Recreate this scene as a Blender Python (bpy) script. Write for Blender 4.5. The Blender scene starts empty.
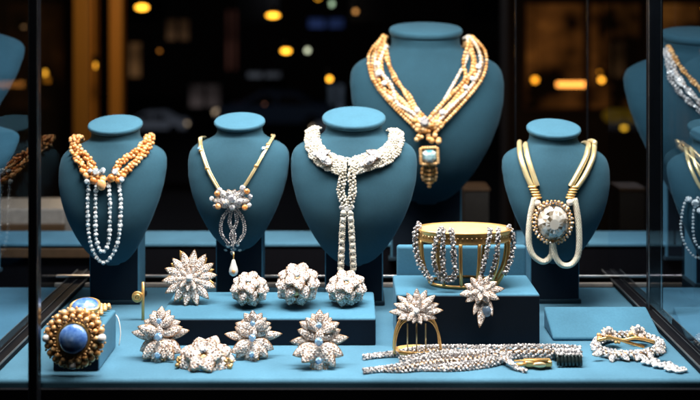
import bpy, bmesh, math, random
from mathutils import Vector, Matrix
from mathutils.bvhtree import BVHTree
random.seed(7)
R = math.radians
S = bpy.context.scene
C = S.collection
PI = math.pi
F = 900.0; HZ = 20.0; CZ = 0.54           # focal length in photo pixels, horizon row, eye height over the deck

def at(px, py, D): return Vector(((px-350)*D/F, D, CZ-(py-HZ)*D/F))
def on(px, py, Z=0.0): return at(px, py, (CZ-Z)*F/(py-HZ))
def U(D): return D/F

# ------------------------------------------------------------------ materials
def new_mat(name):
    m = bpy.data.materials.new(name); m.use_nodes = True
    nt = m.node_tree
    return m, nt, nt.nodes['Principled BSDF']
def setp(b, **k):
    for a, v in k.items():
        n = a.replace('_', ' ')
        if n in b.inputs: b.inputs[n].default_value = v
def noise(nt, scale, detail=3, coord='Object'):
    tc = nt.nodes.new('ShaderNodeTexCoord'); n = nt.nodes.new('ShaderNodeTexNoise')
    n.inputs['Scale'].default_value = scale; n.inputs['Detail'].default_value = detail
    nt.links.new(tc.outputs[coord], n.inputs['Vector']); return n
def ramp(nt, src, stops):
    r = nt.nodes.new('ShaderNodeValToRGB'); e = r.color_ramp.elements
    while len(e) < len(stops): e.new(.5)
    for i, (p, c) in enumerate(stops): e[i].position = p; e[i].color = (*c, 1)
    nt.links.new(src, r.inputs['Fac']); return r
def bump(nt, b, src, strength, dist):
    n = nt.nodes.new('ShaderNodeBump'); n.inputs['Strength'].default_value = strength; n.inputs['Distance'].default_value = dist
    nt.links.new(src, n.inputs['Height']); nt.links.new(n.outputs['Normal'], b.inputs['Normal'])

def velvet(name, col, var=.17, sheen=.25, rough=.85):
    m, nt, b = new_mat(name)
    n = noise(nt, 9, 6)
    lo = tuple(c*(1-var) for c in col); hi = tuple(c*(1+var) for c in col)
    r = ramp(nt, n.outputs['Fac'], [(.3, lo), (.7, hi)])
    n3 = noise(nt, 260, 2)
    mx = nt.nodes.new('ShaderNodeMixRGB'); mx.blend_type = 'MULTIPLY'; mx.inputs['Fac'].default_value = 1
    r3 = ramp(nt, n3.outputs['Fac'], [(.3, (.94,)*3), (.7, (1.04,)*3)])
    nt.links.new(r.outputs['Color'], mx.inputs[1]); nt.links.new(r3.outputs['Color'], mx.inputs[2])
    nt.links.new(mx.outputs[0], b.inputs['Base Color'])
    setp(b, Roughness=rough, Sheen_Weight=sheen, Sheen_Roughness=.45, Specular_IOR_Level=.2)
    b.inputs['Sheen Tint'].default_value = (.45, .75, .95, 1)
    n2 = noise(nt, 900, 2); bump(nt, b, n2.outputs['Fac'], .25, .0006)
    return m
def island(name, stops, rough=.2, metallic=0, ior=1.5, coat=0, bumpy=None, **k):
    m, nt, b = new_mat(name)
    g = nt.nodes.new('ShaderNodeNewGeometry')
    r = ramp(nt, g.outputs['Random Per Island'], stops)
    nt.links.new(r.outputs['Color'], b.inputs['Base Color'])
    setp(b, Roughness=rough, Metallic=metallic, IOR=ior, Coat_Weight=coat, Coat_Roughness=.05, **k)
    if bumpy: n = noise(nt, bumpy, 3); bump(nt, b, n.outputs['Fac'], .35, .0008)
    return m
def plain(name, col, rough=.5, metallic=0, bumpy=None, **k):
    m, nt, b = new_mat(name)
    n = noise(nt, 60, 4)
    r = ramp(nt, n.outputs['Fac'], [(.3, tuple(c*.85 for c in col)), (.7, tuple(min(1, c*1.12) for c in col))])
    nt.links.new(r.outputs['Color'], b.inputs['Base Color'])
    setp(b, Roughness=rough, Metallic=metallic, **k)
    if bumpy: n = noise(nt, bumpy, 3); bump(nt, b, n.outputs['Fac'], .3, .0008)
    return m
def emit(name, col, s):
    m = bpy.data.materials.new(name); m.use_nodes = True; nt = m.node_tree; nt.nodes.clear()
    e = nt.nodes.new('ShaderNodeEmission'); o = nt.nodes.new('ShaderNodeOutputMaterial')
    e.inputs['Color'].default_value = (*col, 1); e.inputs['Strength'].default_value = s
    nt.links.new(e.outputs[0], o.inputs[0]); return m
def glass(name, ior, tint=(.93, .97, 1)):
    m = bpy.data.materials.new(name); m.use_nodes = True; nt = m.node_tree; nt.nodes.clear()
    o = nt.nodes.new('ShaderNodeOutputMaterial'); mx = nt.nodes.new('ShaderNodeMixShader')
    fr = nt.nodes.new('ShaderNodeFresnel'); fr.inputs['IOR'].default_value = ior
    t = nt.nodes.new('ShaderNodeBsdfTransparent'); t.inputs['Color'].default_value = (*tint, 1)
    g = nt.nodes.new('ShaderNodeBsdfGlossy'); g.inputs['Roughness'].default_value = .015
    gg = nt.nodes.new('ShaderNodeNewGeometry'); mm = nt.nodes.new('ShaderNodeMath'); mm.operation = 'SUBTRACT'; mm.inputs[0].default_value = 1
    nt.links.new(gg.outputs['Backfacing'], mm.inputs[1]); m2 = nt.nodes.new('ShaderNodeMath'); m2.operation = 'MULTIPLY'
    nt.links.new(fr.outputs[0], m2.inputs[0]); nt.links.new(mm.outputs[0], m2.inputs[1]); nt.links.new(m2.outputs[0], mx.inputs[0]); nt.links.new(t.outputs[0], mx.inputs[1]); nt.links.new(g.outputs[0], mx.inputs[2])
    nt.links.new(mx.outputs[0], o.inputs[0]); return m

M = {}
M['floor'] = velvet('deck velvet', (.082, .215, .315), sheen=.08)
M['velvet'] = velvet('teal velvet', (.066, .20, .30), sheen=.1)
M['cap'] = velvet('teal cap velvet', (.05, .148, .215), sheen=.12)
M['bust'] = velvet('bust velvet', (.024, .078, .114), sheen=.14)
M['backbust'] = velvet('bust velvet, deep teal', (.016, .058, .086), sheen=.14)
M['shade_navy'] = velvet('navy velvet', (.006, .013, .024), sheen=.0)  # shade colour for the fronts of teal blocks and stands
M['stand'] = velvet('dark velvet', (.012, .03, .045), sheen=.1)
M['black'] = plain('black lacquer', (.006, .007, .009), .18)
M['matte_black'] = plain('matte black', (.004, .004, .006), .6, Specular_IOR_Level=.12)
M['steel'] = plain('brushed steel', (.62, .62, .62), .28, 1)
M['dull'] = plain('dull steel', (.22, .22, .22), .5, .6)
M['pale'] = plain('pale painted trim', (.40, .35, .31), .45)
M['brown'] = plain('brown wood', (.11, .06, .03), .5)
M['gold'] = plain('polished gold', (1., .56, .20), .27, .65)
M['goldrough'] = island('gold beads', [(0, (.95, .46, .15)), (1, (1, .66, .33))], .28, .3)
M['palegold'] = plain('pale gold', (1., .76, .42), .22, .6)
M['antique'] = island('antique gold', [(0, (.35, .2, .07)), (1, (.85, .58, .28))], .35, .7)
M['diamond'] = island('diamonds', [(0, (.06, .06, .08)), (.3, (.45, .45, .5)), (.55, (.95, .93, .9)), (.85, (1, 1, 1)), (1, (1, .82, .62))], .07, 0, 2.1)  # gem ramps: dark and bright facet tones paint inner reflections
M['diamond2'] = island('diamonds on woven strands', [(0, (.03, .03, .04)), (.35, (.26, .25, .26)), (.7, (.64, .61, .60)), (1, (1, .96, .92))], .08, 0, 2.1)
M['rose'] = island('rose tinted diamonds', [(0, (.12, .06, .04)), (.18, (.5, .36, .29)), (.40, (.92, .83, .77)), (.85, (1, .97, .94)), (1, (.95, .62, .42))], .09, 0, 2.1)
M['crystal'] = island('clear crystal beads', [(0, (.10, .14, .17)), (.35, (.5, .58, .62)), (.65, (.92, .96, .98)), (1, (1, 1, 1))], .06, 0, 1.9, .5)
M['setting'] = plain('rose gold setting', (.50, .31, .18), .3, .7)
M['peach'] = island('peach pearls', [(0, (.55, .19, .04)), (.5, (.80, .34, .10)), (1, (.98, .54, .24))], .22, 0, 1.5, .4)
M['goldpearl'] = island('golden pearls', [(0, (.55, .25, .06)), (.5, (.80, .42, .14)), (1, (.98, .64, .32))], .22, .1, 1.5, .4)
M['cream'] = island('cream pearls', [(0, (.58, .46, .33)), (.5, (.80, .68, .54)), (1, (.95, .88, .78))], .22, 0, 1.6, .5)
M['white_seed'] = island('cream seed pearls', [(0, (.40, .36, .28)), (.5, (.72, .67, .56)), (1, (.95, .91, .82))], .2, 0, 1.7, .4)
M['pearl'] = plain('white pearl', (.85, .84, .82), .2, 0, Coat_Weight=.7)
M['bluepearl'] = plain('grey blue pearl', (.16, .25, .36), .2, 0, Coat_Weight=.7)
M['bluegem'] = island('pale blue gems', [(0, (.04, .14, .35)), (.5, (.22, .48, .78)), (1, (.7, .88, 1))], .06, 0, 1.9, .5)
M['cordcream'] = plain('cream mesh cord', (.98, .86, .70), .4, 0, 700)
M['aqua'] = island('aqua crystal', [(0, (.10, .35, .42)), (.5, (.45, .75, .80)), (1, (.85, .95, .95))], .05, 0, 1.7, coat=1.)
M['clear'] = island('champagne crystal', [(0, (.05, .035, .02)), (.3, (.40, .33, .24)), (.6, (.92, .86, .76)), (1, (1, 1, .98))], .03, 0, 2.1, coat=1.)
M['onyx'] = plain('dark green enamel', (.03, .05, .05), .22, .4)
M['champagne'] = plain('champagne disc', (.86, .50, .30), .42, .35)
M['glass'] = glass('side glass', 1.7)
M['glass_clear'] = glass('coated glass', 1.2)
def cabochon():
    m, nt, b = new_mat('blue moonstone')
    n = noise(nt, 75, 2)
    r = ramp(nt, n.outputs['Fac'], [(.35, (.07, .19, .58)), (.5, (.16, .34, .76)), (.68, (.42, .60, .92))])
    nt.links.new(r.outputs['Color'], b.inputs['Base Color'])
    setp(b, Roughness=.05, Coat_Weight=1., IOR=1.6); return m
M['cab'] = cabochon()

# ------------------------------------------------------------------ mesh builder
def ico(sub):
    bm = bmesh.new(); bmesh.ops.create_icosphere(bm, subdivisions=sub, radius=1)
    v = [x.co.copy() for x in bm.verts]; f = [[w.index for w in x.verts] for x in bm.faces]; bm.free(); return v, f
ICO = {1: ico(1), 2: ico(2), 3: ico(3)}
def frame(z, x=None):
    z = Vector(z).normalized()
    if x is None: x = Vector((1, 0, 0)) if abs(z.x) < .9 else Vector((0, 1, 0))
    x = Vector(x); y = z.cross(x)
    if y.length < 1e-6: y = z.cross(Vector((0, .3, 1)))
    y.normalize(); x = y.cross(z)
    return Matrix((x, y, z)).transposed()
class MB:
    def __init__(s): s.v = []; s.f = []; s.m = []; s.s = []
    def add(s, vs, fs, mi=0, smooth=True):
        o = len(s.v); s.v += [Vector(v) for v in vs]
        s.f += [[i+o for i in f] for f in fs]; s.m += [mi]*len(fs); s.s += [smooth]*len(fs)
    def ball(s, c, r, sub=2, mi=0, sc=(1, 1, 1), rot=None, jit=0):
        c = Vector(c); V, Fc = ICO[sub]; out = []
        for p in V:
            q = Vector((p.x*sc[0], p.y*sc[1], p.z*sc[2]))*r
            if rot is not None: q = rot @ q
            out.append(c+q)
        s.add(out, Fc, mi)
    def gem(s, c, r, n=(0, -1, 0), mi=0, k=8, h=.45, tab=.55):
        c = Vector(c); m = frame(n); a0 = random.random()*6; vs = []
        for j in range(k):
            a = a0+2*PI*j/k; vs.append(c+m@Vector((math.cos(a)*r*tab, math.sin(a)*r*tab, r*h)))
        for j in range(k):
            a = a0+2*PI*(j+.5)/k; vs.append(c+m@Vector((math.cos(a)*r, math.sin(a)*r, 0)))
        vs.append(c+m@Vector((0, 0, -r*.7)))
        fs = [list(range(k))]
        for j in range(k):
            fs.append([j, k+j, (j+1) % k]); fs.append([(j+1) % k, k+j, k+(j+1) % k])
            if r > .0035: fs.append([k+(j+1) % k, k+j, 2*k])
        for f_ in fs: s.add([vs[i] for i in f_], [list(range(len(f_)))], mi, False)   # loose facets: random tones painted for the stone's inner reflections
    def tube(s, pts, r, seg=10, mi=0, flat=None, cap=True, closed=False):
        pts = [Vector(p) for p in pts]; n = len(pts); rr = r if callable(r) else (lambda t: r)
        vs = []; up = None
        for i, p in enumerate(pts):
            if closed: t = pts[(i+1) % n]-pts[i-1]
            else: t = pts[min(i+1, n-1)]-pts[max(i-1, 0)]
            if t.length < 1e-9: t = Vector((0, 0, 1))
            t.normalize()
            if up is None: up = Vector((0, 0, 1)) if abs(t.z) < .8 else Vector((0, -1, 0))
            a = t.cross(up); a.normalize(); up = a.cross(t); up.normalize()
            ra = rr(i/max(1, n-1))
            for j in range(seg):
                an = 2*PI*j/seg; fl = flat or (1, 1)
                vs.append(p+a*math.cos(an)*ra*fl[0]+up*math.sin(an)*ra*fl[1])
        fs = []
        for i in range(n if closed else n-1):
            i2 = (i+1) % n
            for j in range(seg):
                k = (j+1) % seg; fs.append([i*seg+j, i*seg+k, i2*seg+k, i2*seg+j])
        if cap and not closed:
            fs.append(list(range(seg))[::-1]); fs.append([(n-1)*seg+j for j in range(seg)])
        s.add(vs, fs, mi)
    def box(s, x0, x1, y0, y1, z0, z1, bev=0, mi=0, seg=3, rotz=0, fn=None):
        bm = bmesh.new(); bmesh.ops.create_cube(bm, size=1)
        for v in bm.verts:
            v.co = Vector(((x0+x1)/2+v.co.x*(x1-x0), (y0+y1)/2+v.co.y*(y1-y0), (z0+z1)/2+v.co.z*(z1-z0)))
        if fn:
            for v in bm.verts: v.co = fn(v.co)
        if bev: bmesh.ops.bevel(bm, geom=list(bm.edges), offset=bev, segments=seg, profile=.5, affect='EDGES')
        bm.verts.ensure_lookup_table(); bm.verts.index_update()
        s.add([v.co.copy() for v in bm.verts], [[w.index for w in f.verts] for f in bm.faces], mi, False)
        bm.free()
    def lathe(s, prof, c, m=None, seg=40, mi=0, sc=(1, 1)):
        c = Vector(c); vs = []; fs = []; n = len(prof)
        for (r, z) in prof:
            for j in range(seg):
                a = 2*PI*j/seg; q = Vector((r*math.cos(a)*sc[0], r*math.sin(a)*sc[1], z))
                vs.append(c+(m@q if m else q))
        for i in range(n-1):
            for j in range(seg):
                k = (j+1) % seg; fs.append([i*seg+j, i*seg+k, (i+1)*seg+k, (i+1)*seg+j])
        fs.append(list(range(seg))[::-1]); fs.append([(n-1)*seg+j for j in range(seg)])
        s.add(vs, fs, mi)
    def petal(s, M4, L, W, cup=.25, curl=.15, thick=.08, gems=0, mi=0, mg=1, tip=.9, gr=None):
        """pointed petal; M4 maps x along, y across, z outward"""
        def wf(u): return W*(max(0, math.sin(PI*min(1, max(0, u))**tip))**.8)
        def sf(u, v):
            w = wf(u); return Vector((u*L, v*w, cup*W*(1-v*v)*math.sin(PI*min(1, u+.02))+curl*L*u*u))
        nu, nv = 10, 6; vs = []; fs = []
        for side in (0, 1):
            for i in range(nu+1):
                for j in range(nv+1):
                    u = i/nu; v = -1+2*j/nv; p = sf(u, v)
                    if side: p.z -= thick*W*2*(1-.85*abs(v)**3)+.0001
                    vs.append(M4@p)
        N = (nu+1)*(nv+1)
        for side in (0, 1):
            for i in range(nu):
                for j in range(nv):
                    a = side*N+i*(nv+1)+j; q = [a, a+nv+1, a+nv+2, a+1]
                    fs.append(q if not side else q[::-1])
        for i in range(nu):
            for j in (0, nv):
                a = i*(nv+1)+j; b = a+nv+1; q = [a, b, b+N, a+N]; fs.append(q if j == nv else q[::-1])
        s.add(vs, fs, mi, True)
        if gems:      # pave: small tilted plates, random tones painting their sparkle, inside a metal edge
            cu, cv = max(5, int(L/(W*.42))), 4
            def q(u, v, lift):
                u = .07+.86*u; w = wf(u); e = W*.13
                p = sf(u, v*max(0, (w-e))/max(w, 1e-6)); p.z += lift; return M4@p
            for a in range(cu):
                for b in range(cv):
                    u0, u1, v0, v1 = a/cu, (a+1)/cu, -1+2*b/cv, -1+2*(b+1)/cv
                    um, vm = (u0+u1)/2, (v0+v1)/2; h = W*.05
                    c4 = [q(u0, v0, h*.4), q(u1, v0, h*.4), q(u1, v1, h*.4), q(u0, v1, h*.4)]
                    j = W*.07; mid = q(um+random.uniform(-.2, .2)/cu, vm+random.uniform(-.3, .3)/cv, h+j+random.uniform(-.6, 1.2)*j)
                    for k in range(4): s.add([c4[k], c4[(k+1) % 4], mid], [[0, 1, 2]], mg, False)
    def build(s, name, mats, parent=None, label=None):
        me = bpy.data.meshes.new(name)
        off = Vector((0, 0, 0)); p = parent
        while p is not None: off += p.location; p = p.parent
        me.from_pydata([tuple(v-off) for v in s.v], [], s.f)
        if not isinstance(mats, (list, tuple)): mats = [mats]
        for m in mats: me.materials.append(M[m] if isinstance(m, str) else m)
        me.polygons.foreach_set('material_index', s.m); me.polygons.foreach_set('use_smooth', s.s)
        me.update()
        o = bpy.data.objects.new(name, me); C.objects.link(o)
        if parent: o.parent = parent
        if label: o['label'] = label
        return o
def M4(pos, x, z):
    z = Vector(z).normalized(); x = Vector(x); x = (x-z*x.dot(z)).normalized(); y = z.cross(x)
    m = Matrix((x, y, z)).transposed().to_4x4(); m.translation = Vector(pos); return m
def thing(name, loc, label, cat, group=None):
    o = bpy.data.objects.new(name, None); o.empty_display_size = .02; C.objects.link(o); o.location = loc
    o['label'] = label; o['category'] = cat
    if group: o['group'] = group
    return o
def tag(o, label=None, cat=None, group=None, kind=None):
    if label: o['label'] = label
    if cat: o['category'] = cat
    if group: o['group'] = group
    if kind: o['kind'] = kind
    return o
def smooth(pts, step):
    """Catmull-Rom through points of any dimension, resampled at even step"""
    P = [Vector(p) for p in pts]; out = []
    for i in range(len(P)-1):
        a, b, c, d = P[max(0, i-1)], P[i], P[i+1], P[min(len(P)-1, i+2)]
        n = 16
        for k in range(n):
            t = k/n
            out.append(.5*((2*b)+(c-a)*t+(2*a-5*b+4*c-d)*t*t+(3*b-a-3*c+d)*t**3))
    out.append(P[-1])
    res = [out[0]]; acc = 0
    for i in range(1, len(out)):
        seg = (out[i]-out[i-1]).length; s0 = 0
        while acc+seg-s0 >= step:
            s0 += step-acc; res.append(out[i-1].lerp(out[i], s0/seg)); acc = 0
        acc += seg-s0
    return res
def lin(tab, x):
    if x <= tab[0][0]: return tab[0][1]
    for (a, b), (c, d) in zip(tab, tab[1:]):
        if x <= c: return b+(d-b)*(x-a)/(c-a)
    return tab[-1][1]
def sm2(tab, x):
    n = 0; w = 0
    for k in range(-8, 9):
        q = math.exp(-k*k/22); n += lin(tab, x+k*1.4)*q; w += q
    return n/w
def sm(tab, x):
    """smooth lookup"""
    n = 0; w = 0
    for k in range(-3, 4):
        q = math.exp(-k*k/4); n += lin(tab, x+k*1.3)*q; w += q
    return n/w

# ------------------------------------------------------------------ velvet busts
WID = [(-3, 25), (5, 24.6), (9, 24), (12.5, 24.8), (16, 28), (19.5, 36), (23, 44.5), (27, 50), (33, 53.2), (42, 54), (58, 52.5), (74, 48.5), (92, 42), (111, 33), (124, 25.5), (134, 17.5), (139, 11), (141, 7)]
FRO = [(-3, 22), (13, 21), (20, 23), (28, 28.5), (38, 34), (52, 38.5), (68, 41.5), (84, 42.5), (98, 41), (112, 36.5), (124, 30), (134, 22), (141, 13)]
REA = [(-3, -21), (10, -21), (20, -20), (30, -14), (42, -6), (58, 2), (80, 8), (100, 9), (120, 8), (134, 6), (141, 6)]
BV = {}
def bust(cx, cy, s, sv, D, label, key, group='velvet necklace busts', stand=True, mat='bust'):
    """cx, cy: cap centre in photo pixels; D: distance of the chest"""
    y0 = D+36*U(D)*s; u = U(y0); top = at(cx, cy, y0); top.x = at(cx, cy, D+20*U(D)*s).x; s *= .98; sv *= .97
    t = thing('necklace_bust', (top.x, y0, 0), label, 'display bust', group)
    mb = MB(); nz, nf = 84, 72; vs = []; fs = []
    rows = [3+i*(138/(nz-1)) for i in range(nz)]
    for h in rows:
        w = sm(WID, h) if h < 136 else sm(WID, h)*1.0
        if h > 139: w *= .75
        f = sm2(FRO, h) if h < 118 else sm(FRO, h); b = sm2(REA, h) if h < 118 else sm(REA, h); cy_ = (f+b)/2; dd = (f-b)/2
        e = 2.0 if h < 14 else 2.15
        for j in range(nf):
            a = 2*PI*j/nf; ca, sa = math.cos(a), math.sin(a)
            x = w*math.copysign(abs(ca)**(2/e), ca); y = -(cy_+dd*math.copysign(abs(sa)**(2/e), sa))
            # shoulders sweep back a little
            y += 5*(abs(x)/54)**2.2
            vs.append(Vector((top.x+x*u*s, y0+y*u*s, top.z-h*u*sv+y*u*s*math.tan(R(16 if D < 1.8 else 11))*max(0, 1-(h-3)/14))))
    for i in range(nz-1):
        for j in range(nf):
            k = (j+1) % nf; fs.append([i*nf+j, i*nf+k, (i+1)*nf+k, (i+1)*nf+j])
    fs.append(list(range(nf))[::-1]); fs.append([(nz-1)*nf+j for j in range(nf)])
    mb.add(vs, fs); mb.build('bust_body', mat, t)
    BV[key] = (BVHTree.FromPolygons(vs, fs), D)
    cap = MB(); m = Matrix.Rotation(R(16 if D < 1.8 else 11), 3, 'X')
    r = (27 if s < 1.3 else 25.6)*u*s
    cap.lathe([(r*.86, -4.2*u*s), (r*.96, -4*u*s), (r*1.0, -3*u*s), (r*1.02, -1.4*u*s), (r*1.01, .1*u*s), (r*.985, .9*u*s), (r*.95, 1.15*u*s), (r*.6, 1.4*u*s), (r*.3, 1.5*u*s), (.0005, 1.5*u*s)],
              (top.x, y0-1*u*s, top.z+1.2*u*s), m, 64, 0, (1, .87))
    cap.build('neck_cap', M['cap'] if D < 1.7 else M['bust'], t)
    if stand:
        st = MB(); zt = top.z-88*u*sv
        st.box(top.x-25*u*s, top.x+25*u*s, y0-6*u*s, y0+24*u*s, 0, zt, .002)
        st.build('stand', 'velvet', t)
        fp = MB(); fp.box(top.x-24*u*s, top.x+24*u*s, y0-6*u*s-.0014, y0-6*u*s+.001, .009, zt-.002, .0006); fp.build('front_shade', 'shade_navy', t)  # dark sheet puts the shade of the stand front into colour
        bp = MB(); bp.box(top.x-26.5*u*s, top.x+26.5*u*s, y0-8*u*s, y0+26*u*s, .0005, .008, .0015); bp.build('stand_foot', 'stand', t)
    return t
bust(111.5, 125, 1.0, 1.0, 1.655, 'teal velvet bust wearing the peach bead necklace with crystal fringe', 'b1')
bust(238, 122, .945, .92, 1.66, 'teal velvet bust wearing the slim gold chain with jewelled bow', 'b2')
bust(354, 118.5, 1.18, 1.05, 1.64, 'teal velvet bust wearing the knotted cream collar with two tassels', 'b3')
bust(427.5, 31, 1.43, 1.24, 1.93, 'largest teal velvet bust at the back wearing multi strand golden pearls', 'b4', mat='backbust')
bust(557, 129, 1.0, .96, 1.66, 'teal velvet bust wearing twin gold cords and a big round crystal', 'b5')
# busts behind the side glass; the right pair stands in for reflections
bust(709, 36, 1.50, 1.27, 1.93, 'large teal velvet bust beyond the right side glass, standing in for a reflection', 'n1', mat='backbust')
bust(724, 136, 1.0, .96, 1.76, 'smaller teal velvet bust beyond the right side glass, standing in for a lower reflection', 'n4', mat='backbust')
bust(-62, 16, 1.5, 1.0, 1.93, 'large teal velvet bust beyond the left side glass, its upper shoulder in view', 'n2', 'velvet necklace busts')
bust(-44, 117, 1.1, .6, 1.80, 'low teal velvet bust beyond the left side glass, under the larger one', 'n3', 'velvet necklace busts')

def drape(key, pts, lift=2.0, step=1.0, ends=(0, 0), hang=False):
    """photo-pixel path laid on a bust: returns (position, outward normal) pairs"""
    bv, D = BV[key]; pp = smooth([(x, y) for x, y in pts], step); out = []
    cam = Vector((0, 0, CZ)); last = None; tmp = []
    for p in pp:
        d = Vector(((p.x-350)/F, 1, -(p.y-HZ)/F)).normalized()
        h = bv.ray_cast(cam, d)
        if h[0] is not None:
            n = h[1] if h[1].dot(d) < 0 else -h[1]
            if n.dot(-d) < .25: n = (n-d*.35).normalized()
            tmp.append((h[0].y, n, p, h[0]))
        else: tmp.append((None, None, p, None))
    good = [i for i, t in enumerate(tmp) if t[0] is not None]
    if not good: good = [0]; tmp[0] = (D, Vector((0, -1, 0)), tmp[0][2], at(tmp[0][2].x, tmp[0][2].y, D))
    for i, t in enumerate(tmp):
        if t[0] is None:
            g = min(good, key=lambda q: abs(q-i)); Dg = tmp[g][0]+min(.02, abs(g-i)*.0006); n = tmp[g][1]
            out.append((at(t[2].x, t[2].y, Dg), n))
        else: out.append((t[3], n if False else t[1]))
    # low-pass the depth so the strand does not jitter
    res = []
    for i in range(len(out)):
        a = max(0, i-2); b = min(len(out), i+3); n = Vector((0, 0, 0)); p = Vector((0, 0, 0))
        for q in out[a:b]: n += q[1]; p += q[0]
        res.append((p/(b-a), n.normalized()))
    u = U(D)
    if hang:   # gravity: nothing swings back under the chest
        res = [(p+n*lift*u, n) for p, n in res]; ztop = max(p.z for p, n in res); out = []
        for p, n in res:
            m = min(q.y for q, k in res if q.z >= p.z-.0005)
            d = p-cam; out.append((cam+d*(m/p.y), (n+Vector((0, -1, .1))).normalized()))
        res = out; lift = 0
    res = [(p+n*lift*u, n) for p, n in res]
    def tail(q, sgn):
        p, n = q; r = []
        for k in range(1, 11): r.append((p+Vector((-sgn*.0009*k*.6, .0022*k, .0006*k-.00008*k*k)), (n+Vector((0, .05*k, .05*k))).normalized()))
        return r
    cxb = BV[key]
    if ends[0]: res = tail(res[0], ends[0])[::-1]+res
    if ends[1]: res = res+tail(res[-1], ends[1])
    return res
def lerp_path(P, t):
    x = t*(len(P)-1); i = min(len(P)-2, int(x)); f = x-i
    return P[i][0].lerp(P[i+1][0], f), P[i][1].lerp(P[i+1][1], f)
def plen(P): return sum((P[i+1][0]-P[i][0]).length for i in range(len(P)-1))
def rope(mb, P, nst, amp, r, turns=0, mi=0, gem=False, flat=.6, jit=.15, mats=None, sub=2, phase=0, k=8):
    """strands of beads twisting round path P; amp(t) metres or constant"""
    L = plen(P); A = amp if callable(amp) else (lambda t: amp)
    n = max(2, int(L/(2*r*.93)))
    for st in range(nst):
        for i in range(n+1):
            t = (i+(.5 if st % 2 else 0))/n
            if t > 1: continue
            p, nn = lerp_path(P, t); q, _ = lerp_path(P, min(1, t+.01)); q0, _ = lerp_path(P, max(0, t-.01))
            tg = (q-q0); 
            if tg.length < 1e-9: continue
            tg.normalize(); side = tg.cross(nn).normalized()
            th = phase+2*PI*st/nst+turns*2*PI*t; a = A(t)
            c = p+side*math.cos(th)*a+nn*math.sin(th)*a*flat
            c += Vector([random.uniform(-1, 1)*r*jit for _ in range(3)])
            rr = r*random.uniform(.9, 1.08); m_ = mats[st % len(mats)] if mats else mi
            if gem: mb.gem(c, rr*1.05, (nn+Vector([random.uniform(-.6, .6) for _ in range(3)])).normalized(), m_, k, .7)
            else: mb.ball(c, rr, sub, m_)
def along(mb, P, r, mi=0, gem=False, spacing=.95, alt=None, sub=2):
    L = plen(P); n = max(1, int(L/(2*r*spacing)))
    for i in range(n+1):
        p, nn = lerp_path(P, min(1, i/n)); rr = r*random.uniform(.9, 1.08)
        if alt and i % 2: rr *= alt
        if gem: mb.gem(p, rr, (nn+Vector([random.uniform(-.5, .5) for _ in range(3)])).normalized(), mi, 8, .8)
        else: mb.ball(p, rr, sub, mi)
def hit(key, px, py, lift=2): return drape(key, [(px-.6, py), (px, py), (px+.6, py)], lift)[1]
def cluster(mb, items, key=None, D=None, lift=2, gem=True, mi=0):
    """items: (px, py, radius px[, mi])"""
    for it in items:
        px, py, r = it[:3]; m_ = it[3] if len(it) > 3 else mi
        if key: p, n = hit(key, px, py, lift); u = U(BV[key][1])
        else: p, n = at(px, py, D), Vector((0, -1, .2)); u = U(D)
        n = (n+Vector([random.uniform(-.2, .2) for _ in range(3)])).normalized()
        if gem: mb.gem(p+n*r*u*.2, r*u, n, m_, 10, .5)
        else: mb.ball(p+n*r*u*.2, r*u, 2, m_)

# ---- necklace 1: peach beads with crystal fringe
def base_of(key): o = {'b1': 0, 'b2': 1, 'b3': 2, 'b4': 3, 'b5': 4}[key]; return BV[key]
u1 = U(1.655)
n1 = thing('necklace', at(105, 262, 1.60), 'peach bead necklace with clear crystal strands looping down the leftmost bust', 'necklace', 'necklaces on the velvet busts')
for nm, pts, e in (('left', [(73.5, 139), (74, 150), (80, 162), (87, 171), (96, 177), (106, 180)], (-1, 0)),
                ('left', [(76, 140), (80, 150), (88, 158), (93, 166), (95, 176)], (-1, 0)),
                ('right', [(151, 138), (148, 149), (138, 160), (129, 169), (120, 176), (108, 180)], (1, 0)),
                ('right', [(147, 140), (138, 151), (126, 159), (118, 166), (116, 176)], (1, 0))):
    mb = MB(); P = drape('b1', pts, 2.2, 1, e)
    rope(mb, P, 3, 2.3*u1, 2.15*u1, 2.2, 0, mats=[0, 1, 0], jit=.15, flat=.7)
    mb.build('bead_strand', ['peach', 'goldpearl'], n1)
mb = MB()
cluster(mb, [(88, 176, 3.6), (95, 181, 4), (112, 178, 4), (119, 181, 3.4), (104, 180, 3.6), (124, 176, 3), (84, 172, 3)], 'b1', lift=3, gem=False)
mb.build('centre_beads', 'peach', n1)
mb = MB(); cluster(mb, [(98, 173, 4), (104, 172, 3.5), (116, 173, 3.4), (92, 172, 2.6), (122, 180, 3), (89, 182, 2.6)], 'b1', lift=5); mb.build('clear_stones', 'crystal', n1)
mb = MB(); p, n = hit('b1', 103, 185, 5); mb.ball(p, 4.6*u1, 3, 0, (1, .8, 1.25)); mb.build('drop_stone', 'peach', n1)
for pts in ([(90, 182), (88.5, 205), (90, 235), (96, 253), (104, 261), (113, 253), (119, 235), (121, 205), (119, 182)],
            [(97, 182), (96, 210), (97, 238), (103, 251), (109, 240), (110.5, 210), (109, 182)]):
    mb = MB(); P = drape('b1', pts, 2.0, hang=True); along(mb, P, 2.6*u1, 0, True, .8, .85); along(mb, [(p+Vector((.0006, 0, .0012)), n) for p, n in P], 1.15*u1, 0, True, 1.4)
    mb.build('crystal_strand', 'crystal', n1)

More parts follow.
